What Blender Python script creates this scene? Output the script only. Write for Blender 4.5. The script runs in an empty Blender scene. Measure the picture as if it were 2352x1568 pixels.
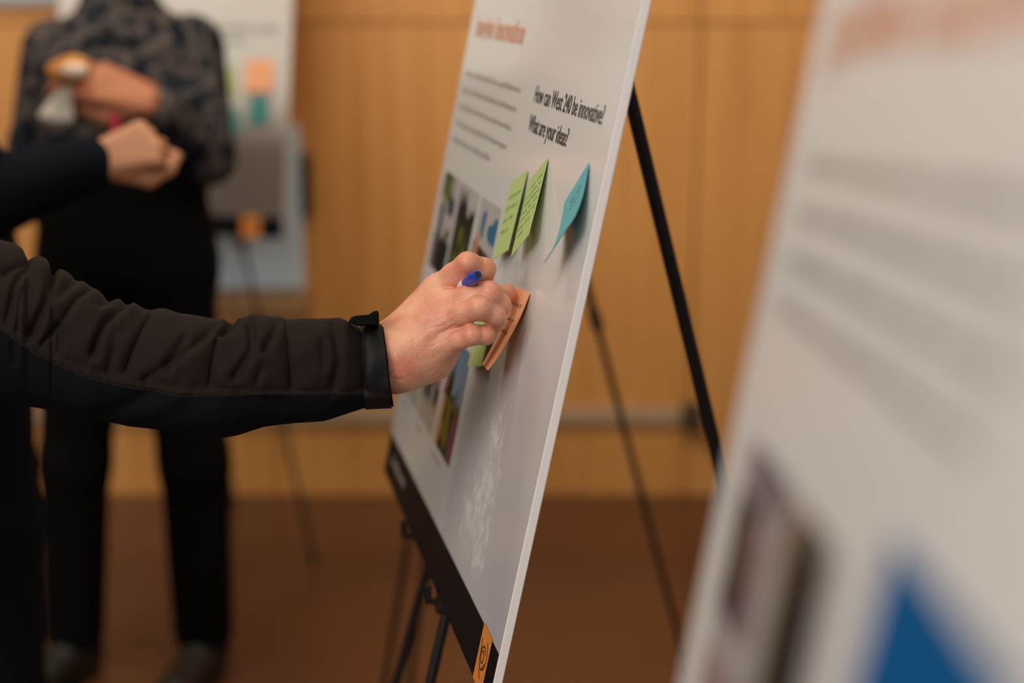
import bpy, math, random
import numpy as np
from mathutils import Matrix, Vector

# ------------------------------------------------------------------ camera / light
random.seed(7)
RNG = np.random.default_rng(11)
scene = bpy.context.scene
col = scene.collection
F = 50.0 / 36.0 * 2352.0
CX, CY = 1176.0, 784.0
TH = math.radians(14.32)
CAMH = 1.5
ST, CT = math.sin(TH), math.cos(TH)

cd = bpy.data.cameras.new('camera')
cam = bpy.data.objects.new('camera', cd)
col.objects.link(cam)
cam.location = (0, 0, CAMH)
cam.rotation_euler = (math.radians(90) - TH, 0, 0)
cd.lens = 50.0
cd.sensor_width = 36.0
cd.clip_start = 0.01
cd.dof.use_dof = True
cd.dof.focus_distance = 1.272
cd.dof.aperture_fstop = 2.0
cd.dof.aperture_blades = 0
scene.camera = cam

scene.view_settings.view_transform = 'Standard'
scene.view_settings.look = 'None'
scene.view_settings.exposure = 0.0
scene.view_settings.gamma = 1.0
scene.view_settings.use_curve_mapping = False

world = bpy.data.worlds.new('world')
scene.world = world
world.use_nodes = True
bg = world.node_tree.nodes['Background']
bg.inputs[0].default_value = (1.0, 0.93, 0.86, 1)
bg.inputs[1].default_value = 0.17


def area_light(name, loc, target, sx, sy, power, color):
    l = bpy.data.lights.new(name, 'AREA')
    l.shape = 'RECTANGLE'
    l.size, l.size_y = sx, sy
    l.energy = power
    l.color = color
    o = bpy.data.objects.new(name, l)
    col.objects.link(o)
    o.location = loc
    d = Vector(target) - Vector(loc)
    o.rotation_euler = d.to_track_quat('-Z', 'Y').to_euler()
    return o


area_light('window_daylight', (-2.3, -2.3, 2.8), (0.0, 1.2, 1.1), 1.8, 1.4, 80, (1.0, 0.965, 0.94))
area_light('ceiling_light', (-0.7, -0.9, 3.2), (-0.1, 1.3, 1.0), 1.6, 0.9, 42, (1.0, 0.94, 0.89))
area_light('wall_washer', (-0.4, 1.9, 3.3), (-0.3, 4.0, 0.5), 3.4, 0.5, 53, (1.0, 0.86, 0.66))


# ------------------------------------------------------------------ coordinates
def cam2w(p):
    p = np.asarray(p, float)
    return np.stack([p[..., 0],
                     -ST * p[..., 1] + CT * p[..., 2],
                     -CT * p[..., 1] - ST * p[..., 2] + CAMH], -1)


def P(px, py, z):
    """world point seen at a picture position, z metres along the view axis"""
    px, py, z = np.broadcast_arrays(np.asarray(px, float), np.asarray(py, float), np.asarray(z, float))
    return cam2w(np.stack([(px - CX) / F * z, (py - CY) / F * z, z], -1))


def WY(px, py, Y):
    """world point on the vertical plane y = Y"""
    d = P(px, py, 1.0) - np.array([0, 0, CAMH])
    return np.array([0, 0, CAMH]) + d * (Y / d[1])


def WF(px, py):
    d = P(px, py, 1.0) - np.array([0, 0, CAMH])
    return np.array([0, 0, CAMH]) + d * (-CAMH / d[2])


# ------------------------------------------------------------------ materials
def srgb(r, g, b):
    def f(c):
        c = c / 255.0
        return c / 12.92 if c <= 0.04045 else ((c + 0.055) / 1.055) ** 2.4
    return (f(r), f(g), f(b), 1.0)


def mat(name, color, rough=0.5, spec=0.5, coat=0.0, coat_rough=0.1, noise=0.0, nscale=20.0, bump=0.0, bscale=60.0,
        metal=0.0, sheen=0.0, sss=0.0, stretch=(1, 1, 1), coords='Object'):
    m = bpy.data.materials.new(name)
    m.use_nodes = True
    nt = m.node_tree
    b = nt.nodes['Principled BSDF']
    b.inputs['Roughness'].default_value = rough
    b.inputs['Specular IOR Level'].default_value = spec
    b.inputs['Metallic'].default_value = metal
    b.inputs['Coat Weight'].default_value = coat
    b.inputs['Coat Roughness'].default_value = coat_rough
    if sheen:
        b.inputs['Sheen Weight'].default_value = sheen
    if sss:
        b.inputs['Subsurface Weight'].default_value = sss
        b.inputs['Subsurface Radius'].default_value = (0.008, 0.003, 0.0015)
        b.inputs['Subsurface Scale'].default_value = 1.0
    b.inputs['Base Color'].default_value = color
    tc = nt.nodes.new('ShaderNodeTexCoord')
    mp = nt.nodes.new('ShaderNodeMapping')
    mp.inputs['Scale'].default_value = stretch
    nt.links.new(tc.outputs[coords], mp.inputs['Vector'])
    n = nt.nodes.new('ShaderNodeTexNoise')
    n.inputs['Scale'].default_value = nscale
    n.inputs['Detail'].default_value = 5.0
    nt.links.new(mp.outputs[0], n.inputs['Vector'])
    mx = nt.nodes.new('ShaderNodeMix')
    mx.data_type = 'RGBA'
    lo = tuple(c * (1 - noise) for c in color[:3]) + (1,)
    hi = tuple(min(1, c * (1 + noise)) for c in color[:3]) + (1,)
    mx.inputs[6].default_value = lo
    mx.inputs[7].default_value = hi
    nt.links.new(n.outputs['Fac'], mx.inputs[0])
    nt.links.new(mx.outputs[2], b.inputs['Base Color'])
    if bump:
        n2 = nt.nodes.new('ShaderNodeTexNoise')
        n2.inputs['Scale'].default_value = bscale
        n2.inputs['Detail'].default_value = 4.0
        nt.links.new(mp.outputs[0], n2.inputs['Vector'])
        bp = nt.nodes.new('ShaderNodeBump')
        bp.inputs['Strength'].default_value = bump
        bp.inputs['Distance'].default_value = 0.002
        nt.links.new(n2.outputs['Fac'], bp.inputs['Height'])
        nt.links.new(bp.outputs[0], b.inputs['Normal'])
    return m


def ramp_mat(name, stops, scale, rough=0.6, detail=3.0, stretch=(1, 1, 1), spec=0.3, distortion=0.0, coat=0.0):
    m = bpy.data.materials.new(name)
    m.use_nodes = True
    nt = m.node_tree
    b = nt.nodes['Principled BSDF']
    b.inputs['Roughness'].default_value = rough
    b.inputs['Specular IOR Level'].default_value = spec
    b.inputs['Coat Weight'].default_value = coat
    tc = nt.nodes.new('ShaderNodeTexCoord')
    mp = nt.nodes.new('ShaderNodeMapping')
    mp.inputs['Scale'].default_value = stretch
    nt.links.new(tc.outputs['Object'], mp.inputs['Vector'])
    n = nt.nodes.new('ShaderNodeTexNoise')
    n.inputs['Scale'].default_value = scale
    n.inputs['Detail'].default_value = detail
    n.inputs['Distortion'].default_value = distortion
    nt.links.new(mp.outputs[0], n.inputs['Vector'])
    r = nt.nodes.new('ShaderNodeValToRGB')
    e = r.color_ramp.elements
    while len(e) < len(stops):
        e.new(0.5)
    for i, (p, c) in enumerate(stops):
        e[i].position = p
        e[i].color = c
    nt.links.new(n.outputs['Fac'], r.inputs['Fac'])
    nt.links.new(r.outputs[0], b.inputs['Base Color'])
    return m


M = {}
M['wood'] = ramp_mat('plywood', [(0.30, (0.60, 0.262, 0.066, 1)), (0.5, (0.68, 0.310, 0.084, 1)), (0.72, (0.74, 0.350, 0.104, 1))],
                     3.0, rough=0.42, detail=6.0, stretch=(7, 7, 0.35), spec=0.4, distortion=0.4)
M['wood_joint'] = mat('joint_dark', (0.10, 0.045, 0.015, 1), 0.8)
M['floor'] = mat('polished_floor', (0.125, 0.047, 0.0175, 1), rough=0.24, spec=0.6, noise=0.22, nscale=1.6, bump=0.05, bscale=12)
M['trunk'] = mat('trunking_grey', (0.50, 0.34, 0.20, 1), 0.5)
M['black_metal'] = mat('black_steel', (0.006, 0.006, 0.006, 1), 0.38, noise=0.2)
M['black_plastic'] = mat('black_plastic', (0.010, 0.010, 0.010, 1), 0.5, noise=0.2)
M['foam'] = mat('foam_edge', (0.80, 0.74, 0.70, 1), 0.7, noise=0.03, nscale=200)
M['ink'] = mat('black_ink', (0.030, 0.026, 0.024, 1), 0.35, coat=0.6, coat_rough=0.14)
M['ink_soft'] = mat('grey_ink', (0.36, 0.33, 0.29, 1), 0.4, coat=0.6, coat_rough=0.14)
M['ink_orange'] = mat('orange_ink', (0.80, 0.30, 0.12, 1), 0.4, coat=0.6, coat_rough=0.14)
M['navy_print'] = mat('navy_print', (0.004, 0.005, 0.008, 1), 0.45, spec=0.12, coat=0.10, coat_rough=0.16)
M['orange_print'] = mat('orange_print', (0.82, 0.27, 0.045, 1), 0.4, coat=0.4, coat_rough=0.14)
M['pale_print'] = mat('pale_print', (0.5, 0.45, 0.40, 1), 0.4)
M['green_note'] = mat('green_paper', (0.40, 0.50, 0.17, 1), 0.75, noise=0.05, nscale=90)
M['blue_note'] = mat('blue_paper', (0.115, 0.40, 0.42, 1), 0.75, noise=0.05, nscale=90)
M['deep_blue_note'] = mat('deep_blue_paper', (0.0, 0.078, 0.225, 1), 0.8, spec=0.15, noise=0.05, nscale=90)
M['orange_note'] = mat('orange_paper', (1.0, 0.46, 0.235, 1), 0.75, noise=0.05, nscale=90)
M['teal_note'] = mat('teal_paper', (0.05, 0.25, 0.24, 1), 0.75)
M['ink_green'] = mat('green_pen', (0.03, 0.20, 0.07, 1), 0.5)
M['ink_dark'] = mat('dark_pen', (0.03, 0.02, 0.02, 1), 0.5)
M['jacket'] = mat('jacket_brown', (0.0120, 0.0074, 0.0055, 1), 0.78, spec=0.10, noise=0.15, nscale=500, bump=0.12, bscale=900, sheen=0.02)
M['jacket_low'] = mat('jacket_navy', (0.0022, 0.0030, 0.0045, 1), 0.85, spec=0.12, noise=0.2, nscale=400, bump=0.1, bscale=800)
M['stitch'] = mat('stitch_thread', (0.004, 0.003, 0.003, 1), 0.8)
M['blue_cap'] = mat('pen_blue', (0.010, 0.050, 0.36, 1), 0.28, spec=0.6, noise=0.1)
M['pen_white'] = mat('pen_white', (0.75, 0.74, 0.72, 1), 0.35)
M['pen_hole'] = mat('pen_end', (0.012, 0.004, 0.008, 1), 0.6)
M['red'] = mat('red_pen', (0.33, 0.0, 0.02, 1), 0.4)
M['navy_cloth'] = mat('navy_sweater', (0.0060, 0.0075, 0.0125, 1), 0.9, spec=0.1, noise=0.25, nscale=120)
M['black_cloth'] = mat('black_trousers', (0.0035, 0.0036, 0.0036, 1), 0.9, spec=0.1, noise=0.25, nscale=120)
M['shirt'] = ramp_mat('patterned_shirt', [(0.36, (0.006, 0.007, 0.009, 1)), (0.43, (0.012, 0.020, 0.034, 1)), (0.48, (0.040, 0.034, 0.031, 1)),
                                         (0.54, (0.125, 0.100, 0.088, 1)), (0.62, (0.022, 0.027, 0.036, 1))], 19.0, rough=0.9, detail=2.5, spec=0.1)
M['shoe'] = mat('dark_boot', (0.012, 0.008, 0.006, 1), 0.5)
M['hair'] = mat('dark_hair', (0.03, 0.018, 0.010, 1), 0.6)
M['eye'] = mat('eye', (0.55, 0.52, 0.5, 1), 0.2)
M['napkin'] = mat('napkin', (0.72, 0.66, 0.56, 1), 0.9)
M['pastry'] = mat('pastry', (0.62, 0.25, 0.05, 1), 0.6, noise=0.4, nscale=60)
M['icing'] = mat('icing', (0.75, 0.55, 0.42, 1), 0.5)
M['pale_blue'] = mat('pale_blue_panel', (0.68, 0.84, 0.94, 1), 0.45, noise=0.06, nscale=3)
M['pale_grey'] = mat('pale_grey_panel', (0.45, 0.46, 0.44, 1), 0.5)
M['lit_wall_tan'] = mat('lit_wall_tan', (0.48, 0.28, 0.12, 1), 0.5, noise=0.15, nscale=8)  # wall brightened by reflected light, as a flat tan


def skin_material():
    m = bpy.data.materials.new('skin')
    m.use_nodes = True
    nt = m.node_tree
    L = nt.links.new
    b = nt.nodes['Principled BSDF']
    b.inputs['Roughness'].default_value = 0.46
    b.inputs['Specular IOR Level'].default_value = 0.42
    b.inputs['Subsurface Weight'].default_value = 0.10
    b.inputs['Subsurface Radius'].default_value = (0.006, 0.0024, 0.0012)
    b.inputs['Subsurface Scale'].default_value = 1.0
    tc = nt.nodes.new('ShaderNodeTexCoord')

    def noise(scale, detail, dist=0.0):
        n = nt.nodes.new('ShaderNodeTexNoise')
        n.inputs['Scale'].default_value = scale
        n.inputs['Detail'].default_value = detail
        n.inputs['Distortion'].default_value = dist
        L(tc.outputs['Object'], n.inputs['Vector'])
        return n
    n1 = noise(42, 4)
    r = nt.nodes.new('ShaderNodeValToRGB')
    e = r.color_ramp.elements
    e[0].position, e[0].color = 0.32, (0.58, 0.215, 0.125, 1)
    e[1].position, e[1].color = 0.68, (0.70, 0.360, 0.220, 1)
    x = e.new(0.5)
    x.color = (0.66, 0.300, 0.180, 1)
    L(n1.outputs['Fac'], r.inputs['Fac'])
    at = nt.nodes.new('ShaderNodeAttribute')
    at.attribute_name = 'flush'
    mx = nt.nodes.new('ShaderNodeMix')
    mx.data_type = 'RGBA'
    mx.inputs[7].default_value = (0.64, 0.215, 0.145, 1)
    L(r.outputs[0], mx.inputs[6])
    mu = nt.nodes.new('ShaderNodeMath')
    mu.operation = 'MULTIPLY'
    mu.inputs[1].default_value = 0.55
    L(at.outputs['Fac'], mu.inputs[0])
    L(mu.outputs[0], mx.inputs[0])
    L(mx.outputs[2], b.inputs['Base Color'])
    v = nt.nodes.new('ShaderNodeTexVoronoi')
    v.inputs['Scale'].default_value = 620
    L(tc.outputs['Object'], v.inputs['Vector'])
    n2 = noise(180, 5, 0.6)
    ad = nt.nodes.new('ShaderNodeMath')
    ad.operation = 'MULTIPLY_ADD'
    ad.inputs[1].default_value = 0.5
    L(v.outputs['Distance'], ad.inputs[0])
    L(n2.outputs['Fac'], ad.inputs[2])
    bp = nt.nodes.new('ShaderNodeBump')
    bp.inputs['Strength'].default_value = 0.42
    bp.inputs['Distance'].default_value = 0.0011
    L(ad.outputs[0], bp.inputs['Height'])
    L(bp.outputs[0], b.inputs['Normal'])
    return m


M['skin'] = skin_material()
M['skin_tan'] = mat('skin_tan', (0.50, 0.185, 0.085, 1), 0.5, noise=0.15, nscale=40, bump=0.1, bscale=300)
M['skin_warm'] = mat('skin_warm', (0.56, 0.255, 0.135, 1), 0.5, noise=0.12, nscale=40, bump=0.1, bscale=300)


def poster_material(rough=0.11):
    """laminated white print: middle board is greyer towards the bottom and right, with scuffed laminate"""
    m = bpy.data.materials.new('laminated_print')
    m.use_nodes = True
    nt = m.node_tree
    L = nt.links.new
    b = nt.nodes['Principled BSDF']
    b.inputs['Roughness'].default_value = 0.55
    b.inputs['Specular IOR Level'].default_value = 0.3
    b.inputs['Coat Weight'].default_value = 0.9
    b.inputs['Coat IOR'].default_value = 1.57
    at = nt.nodes.new('ShaderNodeAttribute')
    at.attribute_name = 'ink'
    L(at.outputs['Color'], b.inputs['Base Color'])
    a2 = nt.nodes.new('ShaderNodeAttribute')
    a2.attribute_name = 'scuff'
    tc = nt.nodes.new('ShaderNodeTexCoord')
    mp = nt.nodes.new('ShaderNodeMapping')
    mp.inputs['Scale'].default_value = (1.0, 0.55, 1.0)
    L(tc.outputs['Object'], mp.inputs['Vector'])
    n = nt.nodes.new('ShaderNodeTexNoise')
    n.inputs['Scale'].default_value = 75
    n.inputs['Detail'].default_value = 10
    n.inputs['Roughness'].default_value = 0.78
    L(mp.outputs[0], n.inputs['Vector'])
    ad = nt.nodes.new('ShaderNodeMath')
    ad.operation = 'MULTIPLY_ADD'
    ad.inputs[1].default_value = 0.24
    L(a2.outputs['Fac'], ad.inputs[0])
    L(n.outputs['Fac'], ad.inputs[2])
    r = nt.nodes.new('ShaderNodeValToRGB')
    e = r.color_ramp.elements
    e[0].position, e[0].color = 0.66, (0, 0, 0, 1)
    e[1].position, e[1].color = 0.80, (1, 1, 1, 1)
    L(ad.outputs[0], r.inputs['Fac'])
    mx = nt.nodes.new('ShaderNodeMix')
    mx.data_type = 'RGBA'
    mx.inputs[7].default_value = (0.78, 0.74, 0.68, 1)
    L(at.outputs['Color'], mx.inputs[6])
    sc = nt.nodes.new('ShaderNodeMath')
    sc.operation = 'MULTIPLY'
    sc.inputs[1].default_value = 0.55
    L(r.outputs[0], sc.inputs[0])
    L(sc.outputs[0], mx.inputs[0])
    L(mx.outputs[2], b.inputs['Base Color'])
    rr = nt.nodes.new('ShaderNodeMapRange')
    rr.inputs['To Min'].default_value = rough
    rr.inputs['To Max'].default_value = 0.45
    L(r.outputs[0], rr.inputs['Value'])
    L(rr.outputs[0], b.inputs['Coat Roughness'])
    return m


M['poster'] = poster_material()
M['poster_matte'] = poster_material(0.32)


def print_material(name='photo_print', coat=0.75):
    m = bpy.data.materials.new(name)
    m.use_nodes = True
    nt = m.node_tree
    b = nt.nodes['Principled BSDF']
    b.inputs['Roughness'].default_value = 0.5
    b.inputs['Specular IOR Level'].default_value = 0.3
    b.inputs['Coat Weight'].default_value = coat
    b.inputs['Coat Roughness'].default_value = 0.13
    at = nt.nodes.new('ShaderNodeAttribute')
    at.attribute_name = 'ink'
    nt.links.new(at.outputs['Color'], b.inputs['Base Color'])
    return m


M['photo'] = print_material()


# ------------------------------------------------------------------ object helpers
def tag(o, label=None, category=None, group=None, kind=None):
    if label:
        o['label'] = label
    if category:
        o['category'] = category
    if group:
        o['group'] = group
    if kind:
        o['kind'] = kind
    return o


def empty(name, loc=(0, 0, 0), matrix=None):
    o = bpy.data.objects.new(name, None)
    o.empty_display_size = 0.05
    col.objects.link(o)
    if matrix is not None:
        o.matrix_world = matrix
    else:
        o.location = loc
    return o


def mesh_obj(name, verts, faces, material, parent=None, origin=None, smooth=False):
    """verts in the parent's local frame when a parent is given; in world space (re-based on origin) otherwise"""
    v = np.asarray(verts, float)
    if origin is not None:
        v = v - np.asarray(origin, float)
    me = bpy.data.meshes.new(name)
    me.from_pydata(v.tolist(), [], [tuple(int(i) for i in f) for f in faces])
    me.update()
    if smooth:
        me.polygons.foreach_set('use_smooth', [True] * len(me.polygons))
    me.materials.append(material)
    o = bpy.data.objects.new(name, me)
    col.objects.link(o)
    if origin is not None:
        o.location = tuple(origin)
    if parent is not None:
        o.parent = parent
        if origin is not None:
            o.location = (0, 0, 0)
    return o


def add_attr(o, name, values, kind='FLOAT'):
    me = o.data
    if kind == 'FLOAT':
        a = me.attributes.new(name, 'FLOAT', 'POINT')
        a.data.foreach_set('value', np.asarray(values, np.float32).ravel())
    else:
        a = me.attributes.new(name, 'FLOAT_COLOR', 'POINT')
        c = np.asarray(values, np.float32)
        if c.shape[-1] == 3:
            c = np.concatenate([c, np.ones(c.shape[:-1] + (1,), np.float32)], -1)
        a.data.foreach_set('color', c.ravel())


class Geo:
    def __init__(s):
        s.v, s.f = [], []

    def add(s, v, f):
        o = len(s.v)
        s.v.extend([tuple(map(float, q)) for q in v])
        s.f.extend([tuple(i + o for i in q) for q in f])

    def box(s, x0, x1, y0, y1, z0, z1, bev=0.0):
        if bev <= 0:
            v = [(x, y, z) for x in (x0, x1) for y in (y0, y1) for z in (z0, z1)]
            s.add(v, [(0, 1, 3, 2), (4, 6, 7, 5), (0, 4, 5, 1), (2, 3, 7, 6), (0, 2, 6, 4), (1, 5, 7, 3)])
            return
        b = bev
        V, idx = [], {}
        for ix, (x, xi) in enumerate(((x0, x0 + b), (x1, x1 - b))):
            for iy, (y, yi) in enumerate(((y0, y0 + b), (y1, y1 - b))):
                for iz, (z, zi) in enumerate(((z0, z0 + b), (z1, z1 - b))):
                    idx[ix, iy, iz] = len(V)
                    V += [(x, yi, zi), (xi, y, zi), (xi, yi, z)]
        Fc = []
        I = lambda a, b_, c, k: idx[a, b_, c] + k
        for i in (0, 1):
            Fc.append([I(i, 0, 0, 0), I(i, 1, 0, 0), I(i, 1, 1, 0), I(i, 0, 1, 0)][::(1 if i else -1)])
            Fc.append([I(0, i, 0, 1), I(1, i, 0, 1), I(1, i, 1, 1), I(0, i, 1, 1)][::(-1 if i else 1)])
            Fc.append([I(0, 0, i, 2), I(1, 0, i, 2), I(1, 1, i, 2), I(0, 1, i, 2)][::(1 if i else -1)])
        for a in (0, 1):
            for c in (0, 1):
                Fc.append([I(a, c, 0, 0), I(a, c, 0, 1), I(a, c, 1, 1), I(a, c, 1, 0)])
                Fc.append([I(a, 0, c, 0), I(a, 0, c, 2), I(a, 1, c, 2), I(a, 1, c, 0)])
                Fc.append([I(0, a, c, 1), I(0, a, c, 2), I(1, a, c, 2), I(1, a, c, 1)])
                for e in (0, 1):
                    Fc.append([I(a, c, e, 0), I(a, c, e, 1), I(a, c, e, 2)])
        s.add(V, Fc)

    def tube(s, pts, rad, n=12, cap=True):
        pts = [np.asarray(p, float) for p in pts]
        rads = rad if hasattr(rad, '__len__') else [rad] * len(pts)
        rings = []
        up = None
        for i, p in enumerate(pts):
            a = pts[max(0, i - 1)]
            b = pts[min(len(pts) - 1, i + 1)]
            d = b - a
            d = d / (np.linalg.norm(d) + 1e-12)
            if up is None:
                t = np.array([0, 0, 1.0]) if abs(d[2]) < 0.9 else np.array([1.0, 0, 0])
            else:
                t = up
            x = np.cross(d, t)
            x /= np.linalg.norm(x) + 1e-12
            y = np.cross(x, d)
            up = y
            rings.append([p + rads[i] * (x * math.cos(2 * math.pi * k / n) + y * math.sin(2 * math.pi * k / n)) for k in range(n)])
        v = [q for r in rings for q in r]
        f = []
        for i in range(len(pts) - 1):
            for k in range(n):
                k2 = (k + 1) % n
                f.append((i * n + k, i * n + k2, (i + 1) * n + k2, (i + 1) * n + k))
        if cap:
            f.append(tuple(range(n))[::-1])
            f.append(tuple((len(pts) - 1) * n + k for k in range(n)))
        s.add(v, f)

    def build(s, name, material, parent=None, origin=None, smooth=False):
        return mesh_obj(name, s.v, s.f, material, parent, origin, smooth)


def smooth_by_angle(o, ang=40):
    me = o.data
    me.polygons.foreach_set('use_smooth', [True] * len(me.polygons))
    try:
        me.set_sharp_from_angle(angle=math.radians(ang))
    except Exception:
        pass


# ------------------------------------------------------------------ SDF bodies (one continuous surface each)
def smin(a, b, k):
    h = np.maximum(k - np.abs(a - b), 0.0) / k
    return np.minimum(a, b) - h * h * k * 0.25


class SDF:
    def __init__(s):
        s.p = []

    def cap(s, a, b, ra, rb=None, k=0.01):
        s.p.append(('c', np.asarray(a, float), np.asarray(b, float), ra, ra if rb is None else rb, k))
        return s

    def ell(s, c, r, k=0.01, axes=None):
        s.p.append(('e', np.asarray(c, float), np.asarray(r, float), np.eye(3) if axes is None else np.asarray(axes, float), None, k))
        return s

    def sub(s, a, b, ra, rb=None, k=0.004):
        s.p.append(('s', np.asarray(a, float), np.asarray(b, float), ra, ra if rb is None else rb, k))
        return s

    def group(s, sub, k=0.005):
        s.p.append(('g', sub, None, None, None, k))
        return s

    def chain(s, pts, rads, k=0.01):
        for i in range(len(pts) - 1):
            s.cap(pts[i], pts[i + 1], rads[i], rads[i + 1], k)
        return s

    def bounds(s):
        lo = np.full(3, 1e9)
        hi = -lo
        for q in s.p:
            if q[0] == 'e':
                l, u = q[1] - q[2].max(), q[1] + q[2].max()
            elif q[0] == 'c':
                m = max(q[3], q[4])
                l, u = np.minimum(q[1], q[2]) - m, np.maximum(q[1], q[2]) + m
            elif q[0] == 'g':
                l, u = q[1].bounds()
            else:
                continue
            lo, hi = np.minimum(lo, l), np.maximum(hi, u)
        return lo, hi

    def field(s, ax, h):
        D = np.full([len(a) for a in ax], 1.0, np.float32)
        n = np.array(D.shape)
        lo = np.array([a[0] for a in ax])
        for q in s.p:
            k = q[5]
            if q[0] == 'e':
                l, u = q[1] - q[2].max(), q[1] + q[2].max()
            elif q[0] == 'g':
                l, u = q[1].bounds()
            else:
                m = max(q[3], q[4])
                l, u = np.minimum(q[1], q[2]) - m, np.maximum(q[1], q[2]) + m
            mg = k + 3 * h
            i0 = np.maximum(np.floor((l - mg - lo) / h).astype(int), 0)
            i1 = np.minimum(np.ceil((u + mg - lo) / h).astype(int) + 1, n)
            if (i1 <= i0).any():
                continue
            sub = [ax[i][i0[i]:i1[i]] for i in range(3)]
            sl = tuple(slice(i0[i], i1[i]) for i in range(3))
            if q[0] == 'g':
                D[sl] = smin(D[sl], q[1].field(sub, h), k)
                continue
            X, Y, Z = np.meshgrid(*sub, indexing='ij')
            G = np.stack([X, Y, Z], -1)
            if q[0] == 'e':
                L = (G - q[1]) @ q[3].T
                k0 = np.linalg.norm(L / q[2], axis=-1)
                k1 = np.linalg.norm(L / q[2] ** 2, axis=-1) + 1e-9
                d = k0 * (k0 - 1.0) / k1
            else:
                ab = q[2] - q[1]
                t = np.clip(((G - q[1]) @ ab) / (ab @ ab + 1e-12), 0, 1)
                d = np.linalg.norm(G - q[1] - t[..., None] * ab, axis=-1) - (q[3] + (q[4] - q[3]) * t)
            if q[0] == 's':
                D[sl] = -smin(-D[sl], d, k)
            else:
                D[sl] = smin(D[sl], d, k)
        return D

    def mesh(s, h):
        lo, hi = s.bounds()
        lo = lo - 3.5 * h
        hi = hi + 3.5 * h
        n = np.ceil((hi - lo) / h).astype(int) + 1
        ax = [lo[i] + h * np.arange(n[i]) for i in range(3)]
        return surface_nets(s.field(ax, h), lo, h)


def surface_nets(D, lo, h):
    S = D < 0
    c = [D[a:D.shape[0] - 1 + a, b:D.shape[1] - 1 + b, e:D.shape[2] - 1 + e] for a in (0, 1) for b in (0, 1) for e in (0, 1)]
    sg = [x < 0 for x in c]
    cnt = sum(x.astype(np.int8) for x in sg)
    act = (cnt > 0) & (cnt < 8)
    idx = np.full(act.shape, -1, np.int64)
    ii = np.argwhere(act)
    idx[act] = np.arange(len(ii))
    cv = np.stack([x[act] for x in c], -1)
    offs = np.array([(a, b, e) for a in (0, 1) for b in (0, 1) for e in (0, 1)], float)
    acc = np.zeros((len(ii), 3))
    num = np.zeros(len(ii))
    for i in range(8):
        for j in range(i + 1, 8):
            if np.abs(offs[i] - offs[j]).sum() != 1:
                continue
            a, b = cv[:, i], cv[:, j]
            m = (a < 0) != (b < 0)
            t = np.where(m, a / np.where(m, a - b, 1), 0)
            p = offs[i] + t[:, None] * (offs[j] - offs[i])
            acc += np.where(m[:, None], p, 0)
            num += m
    V = lo + h * (ii + acc / num[:, None])
    faces = []
    for axis in range(3):
        o1, o2 = [(1, 2), (2, 0), (0, 1)][axis]
        a = [slice(None)] * 3
        b = [slice(None)] * 3
        a[axis] = slice(0, -1)
        b[axis] = slice(1, None)
        s0, s1 = S[tuple(a)], S[tuple(b)]
        e = np.argwhere(s0 != s1)
        ok = (e[:, o1] > 0) & (e[:, o2] > 0) & (e[:, o1] < S.shape[o1] - 1) & (e[:, o2] < S.shape[o2] - 1)
        e = e[ok]
        inside = s0[e[:, 0], e[:, 1], e[:, 2]]
        d1 = np.zeros(3, int)
        d1[o1] = 1
        d2 = np.zeros(3, int)
        d2[o2] = 1
        q = [e - d1 - d2, e - d2, e, e - d1]
        Q = np.stack([idx[x[:, 0], x[:, 1], x[:, 2]] for x in q], -1)
        Q[~inside] = Q[~inside][:, ::-1]
        faces.append(Q)
    Fc = np.concatenate(faces)
    # two rounds of neighbour smoothing
    for _ in range(2):
        su = np.zeros_like(V)
        nm = np.zeros(len(V))
        for k in range(4):
            a, b = Fc[:, k], Fc[:, (k + 1) % 4]
            np.add.at(su, a, V[b])
            np.add.at(su, b, V[a])
            np.add.at(nm, a, 1)
            np.add.at(nm, b, 1)
        V = V + 0.5 * (su / np.maximum(nm, 1)[:, None] - V)
    return V, Fc


def fast_mesh(name, V, Fc, material, parent=None, origin=(0, 0, 0)):
    me = bpy.data.meshes.new(name)
    v = np.asarray(V, np.float32) - np.asarray(origin, np.float32)
    me.vertices.add(len(v))
    me.vertices.foreach_set('co', v.ravel())
    nf = len(Fc)
    me.loops.add(nf * 4)
    me.loops.foreach_set('vertex_index', np.asarray(Fc, np.int32).ravel())
    me.polygons.add(nf)
    me.polygons.foreach_set('loop_start', np.arange(0, nf * 4, 4, dtype=np.int32))
    me.polygons.foreach_set('use_smooth', np.ones(nf, bool))
    me.update(calc_edges=True)
    me.validate()
    me.materials.append(material)
    o = bpy.data.objects.new(name, me)
    col.objects.link(o)
    if parent is None:
        o.location = tuple(origin)
    else:
        o.parent = parent
    return o


# ------------------------------------------------------------------ the setting
WALL_Y = 4.02
g = Geo()
g.box(-6, 6, -3, 6, -0.05, 0)
tag(g.build('floor', M['floor']), kind='structure')

g = Geo()
g.box(-6, 6, WALL_Y + 0.012, WALL_Y + 0.2, 0, 3.4)
wall = tag(g.build('wall_back', M['wood_joint']), kind='structure')
seam_x = [-5.575, -4.355, -3.135, -1.915, -0.695, 0.525, 1.745, 2.965, 4.185, 5.405]
tiers = [(0.0, 1.378), (1.383, 2.60), (2.605, 3.4)]
for i in range(len(seam_x) - 1):
    for z0, z1 in tiers:
        g = Geo()
        w = seam_x[i + 1] - seam_x[i] - 0.005
        g.box(0, w, -0.012 - 0.002 * ((i * 7 + int(z0 * 3)) % 3) / 3, 0.0, 0, z1 - z0, bev=0.0015)
        p = g.build('wood_panel', M['wood'], wall)
        p.location = (seam_x[i], WALL_Y + 0.012, z0)

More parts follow.
